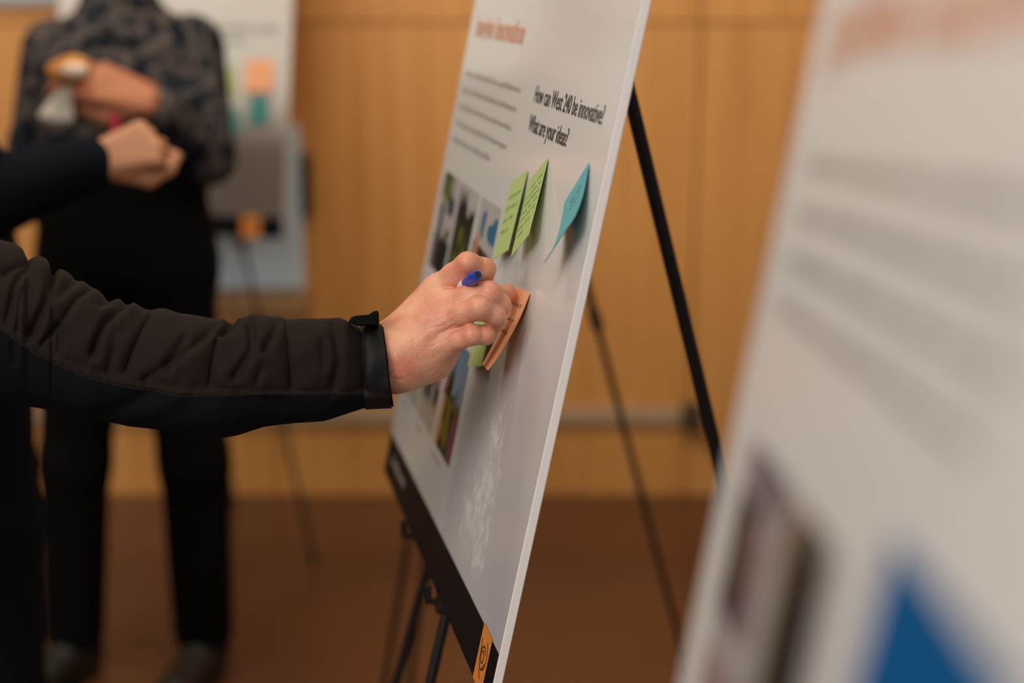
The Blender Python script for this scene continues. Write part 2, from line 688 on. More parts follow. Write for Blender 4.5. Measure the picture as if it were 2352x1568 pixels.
# cable trunking low on the wall
a = WY(-900, 958, WALL_Y)
b = WY(1562, 958, WALL_Y)
tr = empty('cable_trunking', (a[0], WALL_Y, 0.225))
tag(tr, 'long grey cable trunking strip running low along the wooden wall', 'trunking')
g = Geo()
g.box(0, b[0] - a[0], -0.022, -0.0025, 0.0, 0.052, bev=0.002)
g.build('channel', M['trunk'], tr)
g = Geo()
g.box(0, b[0] - a[0], -0.026, -0.022, 0.006, 0.046, bev=0.0015)
g.build('cover', M['trunk'], tr)
jb = empty('junction_box', (b[0] + 0.005, WALL_Y, 0.212))
tag(jb, 'small dark junction box at the end of the wall trunking', 'box')
g = Geo()
g.box(0, 0.055, -0.045, -0.0025, 0.0, 0.078, bev=0.004)
g.build('body', mat('box_brown', (0.075, 0.045, 0.022, 1), 0.6), jb)
g = Geo()
g.box(0.006, 0.049, -0.049, -0.045, 0.008, 0.070, bev=0.0015)
g.build('cover', mat('box_cover', (0.065, 0.040, 0.020, 1), 0.6), jb)
g = Geo()
c0 = np.array([b[0] + 0.05, WALL_Y - 0.03, 0.225])
c1 = np.array([b[0] + 0.17, WALL_Y - 0.045, 0.008])
g.tube([c0 + (c1 - c0) * t + np.array([0, 0, 0.012 * math.sin(t * math.pi)]) for t in np.linspace(0, 1, 12)]
       + [c1 + np.array([0.2 * t, -0.02 * t, 0]) for t in (0.2, 0.6, 1.0)], 0.007, 8)
tag(g.build('power_cable', mat('cable_brown', (0.10, 0.05, 0.02, 1), 0.6), None, c0, True),
    'brown cable dropping from the junction box to the floor', 'cable')

# pale wall panel behind the far board
p0 = WY(455, 660, WALL_Y)
p1 = WY(690, 285, WALL_Y)
wp = empty('wall_panel', (p0[0], WALL_Y, p0[2]))
tag(wp, 'pale blue wall-mounted panel behind the far display board', 'panel')
W_, H_ = p1[0] - p0[0], p1[2] - p0[2]
g = Geo()
g.box(0, W_, -0.045, -0.0025, 0, H_, bev=0.006)
g.build('body', M['pale_blue'], wp)
g = Geo()
g.box(0.012, W_ - 0.012, -0.05, -0.045, 0.012, H_ * 0.30, bev=0.002)
g.build('lower_leaf', M['pale_blue'], wp)
g = Geo()
g.box(0.012, W_ - 0.012, -0.05, -0.045, H_ * 0.31, H_ - 0.012, bev=0.002)
g.build('upper_leaf', M['pale_blue'], wp)
g = Geo()
g.box(0, W_ + 0.01, -0.07, -0.0025, -0.065, -0.004, bev=0.004)
g.build('lit_wall_strip', M['lit_wall_tan'], wp)  # added strip, stands in for wall lit by reflected light below the panel
g = Geo()
g.box(W_ + 0.002, W_ + 0.026, -0.05, -0.0025, H_ * 0.46, H_ * 0.83, bev=0.004)
g.build('side_handle', M['black_plastic'], wp)

# pale panel whose bottom edge shows at the top left
p0 = WY(-260, 10, WALL_Y)
p1 = WY(545, 10, WALL_Y)
tb = empty('pinboard', (p0[0], WALL_Y, p0[2]))
tag(tb, 'pale grey board on the wooden wall, only its bottom edge showing at the top left', 'board')
g = Geo()
g.box(0, p1[0] - p0[0], -0.022, -0.0025, 0.0, 0.9, bev=0.003)
g.build('panel', M['pale_grey'], tb)
for nm, q in (('frame_bar', (0, p1[0] - p0[0], -0.03, -0.022, 0.0, 0.02)), ('frame_bar', (0, p1[0] - p0[0], -0.03, -0.022, 0.88, 0.9)),
              ('frame_bar', (0, 0.02, -0.03, -0.022, 0.02, 0.88)), ('frame_bar', (p1[0] - p0[0] - 0.02, p1[0] - p0[0], -0.03, -0.022, 0.02, 0.88))):
    g = Geo()
    g.box(*q, bev=0.001)
    g.build(nm, M['pale_grey'], tb)


# ------------------------------------------------------------------ display boards
def cam_dir(v):
    return cam2w(v) - np.array([0, 0, CAMH])


def board_matrix(o, x, up, n):
    return Matrix([[x[0], up[0], n[0], o[0]], [x[1], up[1], n[1], o[1]], [x[2], up[2], n[2], o[2]], [0, 0, 0, 1]])


U0, U1, BH, BT = -0.028, 0.6125, 0.914, 0.0085


def text_mesh(body, width, size_ref, bold=0.0):
    cu = bpy.data.curves.new('t', 'FONT')
    cu.body = body
    cu.size = 1.0
    cu.offset = bold
    cu.fill_mode = 'FRONT'
    cu.resolution_u = 3
    ob = bpy.data.objects.new('t', cu)
    col.objects.link(ob)
    dg = bpy.context.evaluated_depsgraph_get()
    me = bpy.data.meshes.new_from_object(ob.evaluated_get(dg))
    n = len(me.vertices)
    v = np.zeros(n * 3)
    me.vertices.foreach_get('co', v)
    v = v.reshape(-1, 3)
    fs = [tuple(p.vertices) for p in me.polygons]
    bpy.data.objects.remove(ob)
    bpy.data.curves.remove(cu)
    bpy.data.meshes.remove(me)
    v[:, 0] -= v[:, 0].min()
    v[:, 0] *= width / v[:, 0].max()
    v[:, 1] *= size_ref
    return v, fs


def greek(width, h, seed, geo, u, v, w, dens=1.0):
    """illegible small print: words of tiny upright strokes"""
    r = random.Random(seed)
    x = 0.0
    while x < width:
        nl = r.randint(2, 9)
        for _ in range(nl):
            lw = h * r.uniform(0.55, 0.75)
            if x + lw > width:
                return
            hh = h * r.choice([0.68, 0.68, 0.7, 1.0, 0.68])
            dz = -0.25 * h if r.random() < 0.12 else 0
            st = h * 0.16
            for x0 in (x, x + lw - st * 1.6):
                geo.add([(u + x0, v + dz, w), (u + x0 + st, v + dz, w), (u + x0 + st, v + hh, w), (u + x0, v + hh, w)], [(0, 1, 2, 3)])
            yb = r.choice([0, 0.52 * h, 0.26 * h])
            geo.add([(u + x, v + yb, w), (u + x + lw * 0.85, v + yb, w), (u + x + lw * 0.85, v + yb + st, w), (u + x, v + yb + st, w)], [(0, 1, 2, 3)])
            x += lw * 1.12
        x += h * 0.42


def vnoise(nx, ny, fx, fy, seed):
    r = np.random.default_rng(seed)
    gx, gy = max(2, fx + 2), max(2, fy + 2)
    G = r.random((gx, gy))
    X, Y = np.meshgrid(np.linspace(0, gx - 1.001, nx), np.linspace(0, gy - 1.001, ny), indexing='ij')
    i, j = X.astype(int), Y.astype(int)
    a, b = X - i, Y - j
    a, b = a * a * (3 - 2 * a), b * b * (3 - 2 * b)
    return (G[i, j] * (1 - a) + G[i + 1, j] * a) * (1 - b) + (G[i, j + 1] * (1 - a) + G[i + 1, j + 1] * a) * b


def colour_grid(nx, ny, fn):
    X, Y = np.meshgrid(np.linspace(0, 1, nx), np.linspace(0, 1, ny), indexing='ij')
    return np.clip(fn(X, Y), 0, 1)


def lerp(a, b, t):
    return np.asarray(a) * (1 - t[..., None]) + np.asarray(b) * t[..., None]


def S_(x, a, b):
    t = np.clip((x - a) / (b - a), 0, 1)
    return t * t * (3 - 2 * t)


NX, NY = 40, 56


def photo_a(seed):      # path under trees, dark railing
    def f(X, Y):
        n = vnoise(NX, NY, 7, 5, seed)
        n2 = vnoise(NX, NY, 5, 9, seed + 1)
        c = lerp((0.40, 0.36, 0.34), (0.50, 0.46, 0.44), n)
        tree = S_(Y + 0.12 * (n - .5), 0.70, 0.76) * S_(0.62 - X, -.05, .05)
        c = lerp(c, (0.16, 0.19, 0.035), tree)
        c = lerp(c, (0.05, 0.06, 0.012), tree * S_(n2, .5, .75))
        c = lerp(c, (0.03, 0.045, 0.085), S_(np.abs(X - 0.70), 0.24, 0.14) * S_(np.abs(Y - 0.70), 0.12, 0.06))
        c = lerp(c, (0.010, 0.014, 0.008), S_(np.abs(X - 0.30 + 0.12 * Y + .1 * (n - .5)), 0.16, 0.08) * S_(0.72 - Y, 0, .08))
        c = lerp(c, (0.010, 0.012, 0.008), S_(0.36 - Y + .16 * (n2 - .5), 0, .06) * S_(X, 0.34, 0.40))
        c = lerp(c, (0.14, 0.10, 0.02), S_(np.abs(X - 0.78), 0.18, 0.08) * S_(np.abs(Y - 0.42), 0.07, 0.03))
        return lerp(c, (0.15, 0.11, 0.12), S_(0.30 - X, 0, .06) * S_(0.40 - Y, 0, .08))
    return f


def photo_b(seed):      # dark spruces over green undergrowth
    def f(X, Y):
        n = vnoise(NX, NY, 8, 7, seed)
        n2 = vnoise(NX, NY, 12, 2, seed + 1)
        c = lerp((0.46, 0.43, 0.39), (0.50, 0.47, 0.43), X)
        c = lerp(c, (0.014, 0.014, 0.012), S_(0.80 + 0.30 * (n2 - 0.45) + 0.12 * np.abs(X - .5) - Y, -0.02, 0.03))
        c = lerp(c, (0.050, 0.075, 0.010), S_(0.60 + 0.08 * n - Y, -0.02, 0.05) * S_(n, 0.2, 0.5) * S_(0.95 - X, 0, 0.1))
        c = lerp(c, (0.22, 0.19, 0.014), S_(n * S_(0.5 - np.abs(X - 0.5), 0, .3), 0.45, 0.75) * S_(0.62 - Y, 0, 0.06))
        return lerp(c, (0.016, 0.050, 0.012), S_(0.20 - Y + 0.2 * (n - .5), 0, .1) * 0.7)
    return f


def photo_c(seed):      # bright sky over a dark slatted deck
    def f(X, Y):
        n = vnoise(NX, NY, 5, 7, seed)
        c = lerp((0.48, 0.45, 0.42), (0.030, 0.16, 0.27), S_(n, 0.50, 0.60) * S_(Y, 0.62, 0.68) * S_(0.92 - Y, 0, .05) * S_(X, 0.16, 0.28))
        dk = lerp((0.030, 0.013, 0.011), (0.085, 0.045, 0.040), 0.5 + 0.5 * np.sin(X * 24))
        m = S_(0.60 - Y - 0.06 * X, -0.01, 0.02)[..., None]
        c = c * (1 - m) + dk * m
        c = lerp(c, (0.60, 0.27, 0.13), S_(np.abs(X - 0.16 - 0.25 * (Y - .5)), 0.15, 0.04) * S_(Y, 0.25, 0.45) * S_(0.74 - Y, 0, 0.12))
        return lerp(c, (0.46, 0.43, 0.42), S_(0.20 - X - 0.9 * Y + 0.20, 0, 0.04))
    return f


def photo_d(seed):      # crowd scene
    def f(X, Y):
        n = vnoise(NX, NY, 9, 5, seed)
        n2 = vnoise(NX, NY, 10, 7, seed + 3)
        c = lerp((0.03, 0.026, 0.024), (0.36, 0.32, 0.32), S_(n, 0.35, 0.75))
        c = lerp(c, (0.45, 0.06, 0.015), S_(n2, 0.70, 0.82))
        c = lerp(c, (0.42, 0.36, 0.30), S_(0.25 - Y + .1 * n, 0, 0.12))
        return c
    return f


def photo_e(seed):      # blue sky, pines, bright banners
    def f(X, Y):
        n = vnoise(NX, NY, 9, 5, seed)
        n2 = vnoise(NX, NY, 16, 2, seed + 2)
        sky = lerp((0.30, 0.35, 0.39), (0.12, 0.20, 0.29), Y)
        c = lerp(sky, (0.018, 0.020, 0.008), S_(0.60 + 0.42 * (n2 - 0.5) - 0.35 * X - Y + .22, -0.02, 0.04))
        c = lerp(c, (0.17, 0.13, 0.012), S_(n, 0.50, 0.75) * S_(0.52 - Y, 0, 0.08))
        c = lerp(c, (0.34, 0.04, 0.035), S_(np.abs(X - 0.88), 0.10, 0.03) * S_(0.48 - Y, 0, .05) * S_(n2, .3, .6))
        c = lerp(c, (0.06, 0.06, 0.14), S_(np.abs(X - 0.78), 0.08, 0.03) * S_(0.40 - Y, 0, .05))
        c = lerp(c, (0.62, 0.36, 0.20), S_(np.abs(X - 0.10), 0.12, 0.04) * S_(0.50 - Y, 0, .06))
        c = lerp(c, (0.48, 0.16, 0.11), S_(np.abs(X - 0.05), 0.11, 0.05) * S_(np.abs(Y - 0.62), 0.14, 0.08))
        return c
    return f


def photo_r1(seed):     # greyed, dark post with pinkish ground
    def f(X, Y):
        n = vnoise(NX, NY, 4, 5, seed)
        c = lerp((0.46, 0.42, 0.40), (0.36, 0.32, 0.33), S_(n, .3, .7))
        c = lerp(c, (0.13, 0.11, 0.14), S_(Y, 0.80, 0.92) * S_(X, 0.1, 0.3))
        c = lerp(c, (0.006, 0.003, 0.003), S_(np.abs(X - 0.28), 0.34, 0.22) * S_(np.abs(Y - 0.62), 0.24, 0.19))
        c = lerp(c, (0.20, 0.15, 0.15), S_(np.abs(X - 0.66), 0.26, 0.14) * S_(np.abs(Y - 0.60), 0.20, 0.12))
        c = lerp(c, (0.30, 0.17, 0.14), S_(0.34 - Y, 0, 0.1) * 0.7)
        return c
    return f


def photo_r2(seed):     # brown with a strong dark upright
    def f(X, Y):
        n = vnoise(NX, NY, 4, 5, seed)
        c = lerp((0.34, 0.28, 0.21), (0.42, 0.36, 0.29), S_(n, .3, .7))
        c = lerp(c, (0.10, 0.065, 0.04), S_(Y, 0.86, 0.97) * S_(X, 0.2, 0.4))
        c = lerp(c, (0.36, 0.36, 0.34), S_(X, 0.70, 0.80))
        c = lerp(c, (0.003, 0.002, 0.002), S_(np.abs(X - 0.50), 0.32, 0.26) * S_(0.96 - Y, 0, .05) * S_(Y, .16, .22))
        return c
    return f


def photo(parent, u0, u1, v0, v1, fn, w=0.0004):
    X, Y = np.meshgrid(np.linspace(u0, u1, NX), np.linspace(v0, v1, NY), indexing='ij')
    v = np.stack([X, Y, np.full_like(X, w)], -1).reshape(-1, 3)
    f = [(i * NY + j, (i + 1) * NY + j, (i + 1) * NY + j + 1, i * NY + j + 1) for i in range(NX - 1) for j in range(NY - 1)]
    o = mesh_obj('photo_print', v, f, M['photo'], parent)
    add_attr(o, 'ink', colour_grid(NX, NY, fn).reshape(-1, 3), 'COLOR')
    return o


def make_board(mw, label, kind):
    t = empty('display_board', matrix=mw)
    tag(t, label, 'board', 'foam display boards on easels')
    # foam core
    g = Geo()
    g.box(U0, U1, 0, BH, -BT, -0.0003, bev=0.0006)
    g.build('foam_core', M['foam'], t)
    # laminated face sheet
    nx, ny = 90, 120
    us, vs = np.linspace(U0 + 0.0006, U1 - 0.0006, nx), np.linspace(0.0006, BH - 0.0006, ny)
    X, Y = np.meshgrid(us, vs, indexing='ij')
    v = np.stack([X, Y, np.zeros_like(X)], -1).reshape(-1, 3)
    f = [(i * ny + j, (i + 1) * ny + j, (i + 1) * ny + j + 1, i * ny + j + 1) for i in range(nx - 1) for j in range(ny - 1)]
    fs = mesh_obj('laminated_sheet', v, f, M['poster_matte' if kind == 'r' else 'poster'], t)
    base = np.zeros((nx, ny, 3)) + np.array([0.72, 0.69, 0.645])
    grey = np.array([0.50, 0.50, 0.505])
    if kind == 'm':
        k = S_(0.34 - Y + 0.25 * (X - 0.32), 0.0, 0.16) * S_(X, 0.30, 0.345)
        k2 = S_(0.24 - Y, 0.0, 0.2) * 0.55
        kk = np.maximum(k, k2)[..., None]
        base = base * (1 - kk) + grey * kk
        scf = np.exp(-((X - 0.47) / 0.045) ** 2) * np.exp(-((Y - 0.185) / 0.085) ** 2) + 0.8 * np.exp(-((X - 0.415) / 0.04) ** 2) * np.exp(-((Y - 0.115) / 0.05) ** 2) \
            + 0.75 * np.exp(-((X - 0.49) / 0.035) ** 2) * np.exp(-((Y - 0.10) / 0.05) ** 2)
        scf = np.clip(scf, 0, 1)
    else:
        scf = np.zeros_like(X)
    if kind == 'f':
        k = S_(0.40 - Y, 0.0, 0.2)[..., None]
        base = base * (1 - k) + np.array([0.16, 0.12, 0.105]) * k  # dark reflection in the lower half, painted into the sheet colour
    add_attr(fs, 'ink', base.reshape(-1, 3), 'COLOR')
    add_attr(fs, 'scuff', scf.reshape(-1))
    # footer band + emblem
    g = Geo()
    g.add([(U0 + .0006, .0006, .0004), (U1 - .0006, .0006, .0004), (U1 - .0006, .0525, .0004), (U0 + .0006, .0525, .0004)], [(0, 1, 2, 3)])
    band = g.build('footer_band', M['navy_print'], t)
    g = Geo()
    greek(0.10, 0.0125, 31, g, 0.015, 0.024, 0.0007)
    g.build('small_print', M['pale_print'], band)
    g = Geo()
    q = (0.552, 0.587) if kind != 'f' else (0.50, 0.55)
    g.add([(q[0], .0006, .0008), (q[1], .0006, .0008), (q[1], .0545, .0008), (q[0], .0545, .0008)], [(0, 1, 2, 3)])
    em = g.build('emblem_square', M['orange_print'], t)
    g = Geo()
    cu_, cv_ = (q[0] + q[1]) / 2, 0.028

    def ribbon(pts, wd):
        pts = np.array(pts)
        d = np.gradient(pts, axis=0)
        d /= np.linalg.norm(d, axis=1)[:, None] + 1e-9
        nrm = np.stack([-d[:, 1], d[:, 0]], 1)
        Lp, Rp = pts + nrm * wd / 2, pts - nrm * wd / 2
        vv = [(a[0], a[1], 0.0011) for a in Lp] + [(a[0], a[1], 0.0011) for a in Rp]
        n = len(pts)
        g.add(vv, [(n + i, n + i + 1, i + 1, i) for i in range(n - 1)])
    tt = np.linspace(0, 1, 40)
    ribbon([(cu_ + 0.0085 * math.cos(a), cv_ + 0.0105 * math.sin(a)) for a in np.pi * (0.2 + 1.75 * tt)], 0.0018)
    ribbon([(cu_ - 0.001 + 0.0042 * math.cos(a), cv_ + 0.0005 + 0.0055 * math.sin(a)) for a in np.pi * (2.0 * tt)], 0.0016)
    ribbon([(cu_ + 0.0125 * math.cos(a), cv_ + 0.004 + 0.015 * math.sin(a)) for a in np.pi * (-0.35 + 0.7 * tt)], 0.0014)
    ribbon([(cu_ - 0.0085 - 0.003 * s, cv_ + 0.016 * (s - 0.1)) for s in tt], 0.0014)
    ribbon([(cu_ - 0.004 + 0.008 * s, cv_ - 0.0125 - 0.006 * s) for s in tt], 0.0016)
    g.build('emblem_mark', M['ink'], em)
    # headings
    if kind == 'm':
        g = Geo()
        v, f = text_mesh('imagine innovation', 0.242, 0.037, 0.018)
        v = v + np.array([0.012, 0.565, 0.0005])
        g.add(v, f)
        g.build('title_lettering', M['ink_orange'], t)
    else:
        g = Geo()
        greek(0.285, 0.030, 5, g, 0.012, 0.562, 0.0005)
        g.build('title_lettering', M['ink_orange'], t)
    if kind != 'r':
        g = Geo()
        for body, wd, vv in (('How can West 240 be innovative?', 0.234, 0.513), ('What are your ideas?', 0.144, 0.4845)):
            v, f = text_mesh(body, wd, 0.0235, 0.012)
            g.add(v + np.array([0.347, vv, 0.0005]), f)
        g.build('question_lettering', M['ink'], t)
    g = Geo()
    lens = (0.287, 0.287, 0.282, 0.280, 0.228)
    n = 4 if kind == 'r' else 5
    for i in range(n):
        greek(lens[i] * (1.0 if i < n - 1 else 0.95), 0.0068, 40 + i, g, 0.0 if kind != 'r' else 0.018, 0.517 - 0.02 * i, 0.0005)
    g.build('body_text', M['ink_soft'], t)
    # photographs
    if kind == 'm':
        for i, (fn, sd) in enumerate(((photo_a, 3), (photo_b, 8), (photo_c, 15))):
            u = (0.0, 0.104, 0.213)[i]
            photo(t, u, u + 0.093, 0.282, 0.399, fn(sd))
        for i, (fn, sd) in enumerate(((photo_d, 22), (photo_d, 29), (photo_e, 33))):
            u = (0.0, 0.104, 0.213)[i]
            photo(t, u, u + 0.093, 0.119, 0.243, fn(sd))
        cap_v = (0.267, 0.105)
    elif kind == 'r':
        for i, (fn, sd) in enumerate(((photo_r1, 3), (photo_r2, 8))):
            u = (0.02, 0.108)[i]
            photo(t, u, u + 0.085, 0.275, 0.402, fn(sd))
        cap_v = (0.262,)
    else:
        for i, (fn, sd) in enumerate(((photo_a, 51), (photo_b, 52), (photo_c, 53))):
            u = (0.0, 0.104, 0.213)[i]
            photo(t, u, u + 0.093, 0.282, 0.399, fn(sd))
        cap_v = (0.267,)
    for k, cv in enumerate(cap_v):
        for i in range(3 if kind != 'r' else 2):
            g = Geo()
            greek(0.045, 0.005, 60 + i + 9 * k, g, (0.0, 0.104, 0.213)[i] + 0.002, cv, 0.0005)
            g.build('photo_caption', M['ink_soft'], t)
    return t


def nrm(a):
    a = np.asarray(a, float)
    return a / np.linalg.norm(a)


# middle board
mh = nrm([394 - CX, -50 - CY, F])
k_ = -(mh[0] * (1300.9 - CX) + mh[2] * F) / (mh[0] * -0.217 + mh[1])
mv = nrm([1300.9 - CX - 0.217 * k_, k_, F])
mn = np.cross(mh, mv)
mo = np.array([(1118 - CX) / F, (1626 - CY) / F, 1.0]) * 1.245 + mh * 0.61
MB = dict(o=cam2w(mo), x=cam_dir(-mh), up=cam_dir(-mv), n=cam_dir(mn))
board_m = make_board(board_matrix(MB['o'], MB['x'], MB['up'], MB['n']),
                     'white display board with a black question heading and green notes, beside the reaching hand', 'm')


def mb(u, v, w=0.0):
    return MB['o'] + MB['x'] * u + MB['up'] * v + MB['n'] * w


# near board on the right
rh = nrm([1192 - CX, 255 - CY, F])
k_ = -(rh[0] * (1725 - CX) + rh[2] * F) / (rh[0] * -0.21 + rh[1])
rv = nrm([1725 - CX - 0.21 * k_, k_, F])
rn = np.cross(rh, rv)
re_ = np.array([(1725 - CX) / F, 0, 1.0]) * 0.655
ro = re_ + rv * (0.518 - 0.08265)
RB = dict(o=cam2w(ro) - cam_dir(-rh) * U0, x=cam_dir(-rh), up=cam_dir(-rv), n=cam_dir(rn))
board_r = make_board(board_matrix(RB['o'], RB['x'], RB['up'], RB['n']),
                     'large blurred white display board closest to the camera at the right', 'r')

# far board at the left, behind the standing person
yaw = math.radians(13)
bx = np.array([math.cos(yaw), -math.sin(yaw), 0])
bk = np.array([math.sin(yaw), math.cos(yaw), 0])
tl = math.radians(11.9)
fup = bk * math.sin(tl) + np.array([0, 0, 1]) * math.cos(tl)
fn_ = np.cross(bx, fup)
fo = WY(650, 548, 3.52) - bx * U1
FB = dict(o=fo, x=bx, up=fup, n=fn_)
board_f = make_board(board_matrix(fo, bx, fup, fn_), 'white display board with orange and teal notes, behind the standing person', 'f')


# ------------------------------------------------------------------ sticky notes
def ribbon3(geo, pts, nrmv, wd):
    pts = np.array(pts)
    d = np.gradient(pts, axis=0)
    d /= np.linalg.norm(d, axis=1)[:, None] + 1e-9
    s = np.cross(d, nrmv)
    s /= np.linalg.norm(s, axis=1)[:, None] + 1e-9
    n = len(pts)
    v = np.concatenate([pts + s * wd / 2, pts - s * wd / 2])
    geo.add(v, [(i, i + 1, n + i + 1, n + i) for i in range(n - 1)])


def sticky(B, tl_, tr_, L, wl, wr, cl, cr, material, label, pen=None, lines=(), seed=1, group='sticky notes on the display boards', th=0.00022, ex=2):
    """stuck along tl_-tr_ (board coordinates), hanging L, lifting off by w(s)=w*s+c*s^2 at left/right"""
    tl_, tr_ = np.array(tl_), np.array(tr_)
    e = tr_ - tl_
    d = np.array([e[1], -e[0]]) / np.linalg.norm(e)
    o0 = B['o'] + B['x'] * tl_[0] + B['up'] * tl_[1]

    def pt(a, s, off=0.0):
        w = ((wl + (wr - wl) * a) * s + (cl + (cr - cl) * a) * s ** ex)
        dw = ((wl + (wr - wl) * a) + ex * (cl + (cr - cl) * a) * s ** (ex - 1))
        run = s / math.sqrt(1 + (0.75 * dw) ** 2)
        q = tl_ + e * a + d * run
        nn = B['n'] - (B['x'] * d[0] + B['up'] * d[1]) * dw
        nn = nn / np.linalg.norm(nn)
        return B['o'] + B['x'] * q[0] + B['up'] * q[1] + B['n'] * (w + 0.0013) + nn * off, nn
    na, ns = 9, 18
    top, bot = [], []
    for i in range(na):
        for j in range(ns):
            p, nn = pt(i / (na - 1), L * j / (ns - 1))
            top.append(p + nn * th)
            bot.append(p - nn * th)
    f = []
    n = na * ns
    I = lambda i, j: i * ns + j
    for i in range(na - 1):
        for j in range(ns - 1):
            q = (I(i, j), I(i, j + 1), I(i + 1, j + 1), I(i + 1, j))
            f.append(q)
            f.append(tuple(x + n for x in q[::-1]))
    rim = [I(i, 0) for i in range(na)] + [I(na - 1, j) for j in range(1, ns)] + [I(i, ns - 1) for i in range(na - 2, -1, -1)] + [I(0, j) for j in range(ns - 2, 0, -1)]
    for a, b_ in zip(rim, rim[1:] + rim[:1]):
        f.append((a, b_, b_ + n, a + n))
    o = mesh_obj('sticky_note', top + bot, f, material, None, o0, True)
    try:
        o.data.set_sharp_from_angle(angle=math.radians(50))
    except Exception:
        pass
    tag(o, label, 'note', group)
    if pen is not None:
        g = Geo()
        r = random.Random(seed)
        for (s0, a0, a1, hh) in lines:
            a = a0
            while a < a1:
                wlen = min(r.uniform(0.12, 0.34), a1 - a)
                npt = max(6, int(wlen * 46))
                ph = r.uniform(0, 6)
                pts = []
                for k in range(npt):
                    t_ = k / (npt - 1)
                    aa = a + wlen * t_ + 0.012 * math.sin(9 * t_ * wlen * 8 + ph)
                    ss = s0 - hh * (0.45 * math.sin(t_ * wlen * 75 + ph) + 0.35 * r.uniform(-1, 1) * (1 if r.random() < .4 else .3))
                    p, nn = pt(min(max(aa, 0.02), 0.98), max(ss, 0.002), th + 0.00025)
                    pts.append(p - o0)
                ribbon3(g, pts, nn, 0.00075)
                a += wlen + 0.07
        g.build('handwriting', pen, o)
    return o


LN = [(0.020, .12, .9, .0045), (0.032, .1, .85, .0045), (0.044, .12, .8, .004), (0.056, .1, .62, .004)]
LN2 = [(0.015, .3, .9, .003), (0.023, .1, .92, .0032), (0.031, .12, .95, .0032), (0.039, .1, .9, .0032), (0.047, .1, .9, .0032), (0.056, .1, .75, .004), (0.064, .15, .5, .004)]
sticky(MB, (.330, .431), (.382, .449), .081, .115, .125, 0.0, 0.0, M['green_note'],
       'light green note with green handwriting, left one of the pair above the hand', M['ink_green'], LN, 3)
sticky(MB, (.395, .440), (.444, .469), .081, .165, .165, 0.0, 0.2, M['green_note'],
       'light green note with dense green handwriting, right one of the pair, under the question', M['ink_green'], LN2, 5)
sticky(MB, (.526, .439), (.571, .480), .072, .16, .16, 24, 22, M['blue_note'],
       'turquoise note curling off the board near its right edge', M['ink_dark'], [(0.016, .35, .8, .003), (.024, .4, .8, .003)], 7, ex=3)
sticky(MB, (.314, .315), (.368, .330), .081, .10, .10, 0.0, 0.0, M['green_note'],
       'light green note tucked behind the hand and the orange note', None, (), 9)
sticky(MB, (.425, .342), (.477, .347), .081, .10, .16, 1.6, 2.0, M['orange_note'],
       'orange note with black handwriting held under the thumb', M['ink_dark'],
       [(0.015, .12, .8, .0035), (0.030, .2, .72, .003), (0.043, .15, .7, .004)], 11)
sticky(RB, (.240, .424), (.338, .420), .095, .03, .03, 0.0, 0.0, M['deep_blue_note'],
       'deep blue note on the near blurred board at the lower right', None, (), 13)
for q, mt, lb in (((.497, .445, .572, .445, .082), 'orange_note', 'bright orange note on the far board beside the patterned shirt'),
                  ((.415, .42, .465, .425, .07), 'green_note', 'green note on the far board half hidden by the patterned shirt'),
                  ((.510, .352, .562, .352, .066), 'teal_note', 'teal note below the orange one on the far board'),
                  ((.432, .318, .478, .325, .066), 'teal_note', 'teal note on the far board half hidden by an elbow')):
    sticky(FB, q[0:2], q[2:4], q[4], .05, .08, .5, .5, M[mt], lb, None, (), 15)


# ------------------------------------------------------------------ easels
def make_easel(apex, feet, pegs, label, n, peg_rest=None):
    """apex hub, feet = (front far, front near, rear), pegs = points on the front legs"""
    apex = np.asarray(apex, float)
    base = np.array([apex[0], apex[1], 0.0])
    t = empty('easel', tuple(base))
    tag(t, label, 'easel', 'black tripod easels')
    A = apex - base
    for i, ft in enumerate(feet):
        ft = np.asarray(ft, float) - base
        ft[2] = 0.0
        d = nrm(ft - A)
        g = Geo()
        end = A + d * (np.linalg.norm(ft - A) - 0.022)
        g.tube([A, A + d * 0.62], 0.0075, 14)
        leg = g.build('rear_leg' if i == 2 else 'front_leg', M['black_metal'], t)
        smooth_by_angle(leg)
        g = Geo()
        g.tube([A + d * 0.60, end], 0.0058, 14)
        smooth_by_angle(g.build('lower_tube', M['black_metal'], leg))
        g = Geo()
        g.tube([A + d * 0.60, A + d * 0.635], 0.0105, 14)
        smooth_by_angle(g.build('clamp', M['black_plastic'], leg))
        g = Geo()
        g.tube([end, ft], [0.0085, 0.0095], 14)
        smooth_by_angle(g.build('rubber_foot', M['black_plastic'], leg))
    g = Geo()
    g.tube([A + np.array([0, 0, -0.02]), A + np.array([0, 0, 0.012]), A + np.array([0, 0, 0.028])], [0.022, 0.022, 0.012], 18)
    smooth_by_angle(g.build('hub', M['black_plastic'], t))
    for p in pegs:
        p0, p1 = (np.asarray(x, float) - base for x in p)
        g = Geo()
        dd = nrm(p1 - p0)
        g.tube([p0 - dd * 0.014, p0 + dd * 0.012], 0.0125, 14)
        pg = g.build('peg_clamp', M['black_plastic'], t)
        smooth_by_angle(pg)
        g = Geo()
        g.tube([p0, p1, p1 + np.array([0, 0, 0.018])], [0.0042, 0.0042, 0.0036], 10)
        smooth_by_angle(g.build('peg', M['black_metal'], pg))
    return t


def line_floor(a, q):
    a, q = np.asarray(a), np.asarray(q)
    return a + (q - a) * (a[2] / (a[2] - q[2]))


hub_m = mb(.29, .66, -.05)
back_m = -MB['n'].copy()
back_m[2] = 0
back_m = nrm(back_m)
rear_m = hub_m + back_m * 0.42
qA, qB = mb(.14, -.12, -.0375), mb(.352, -.06, -.0165)


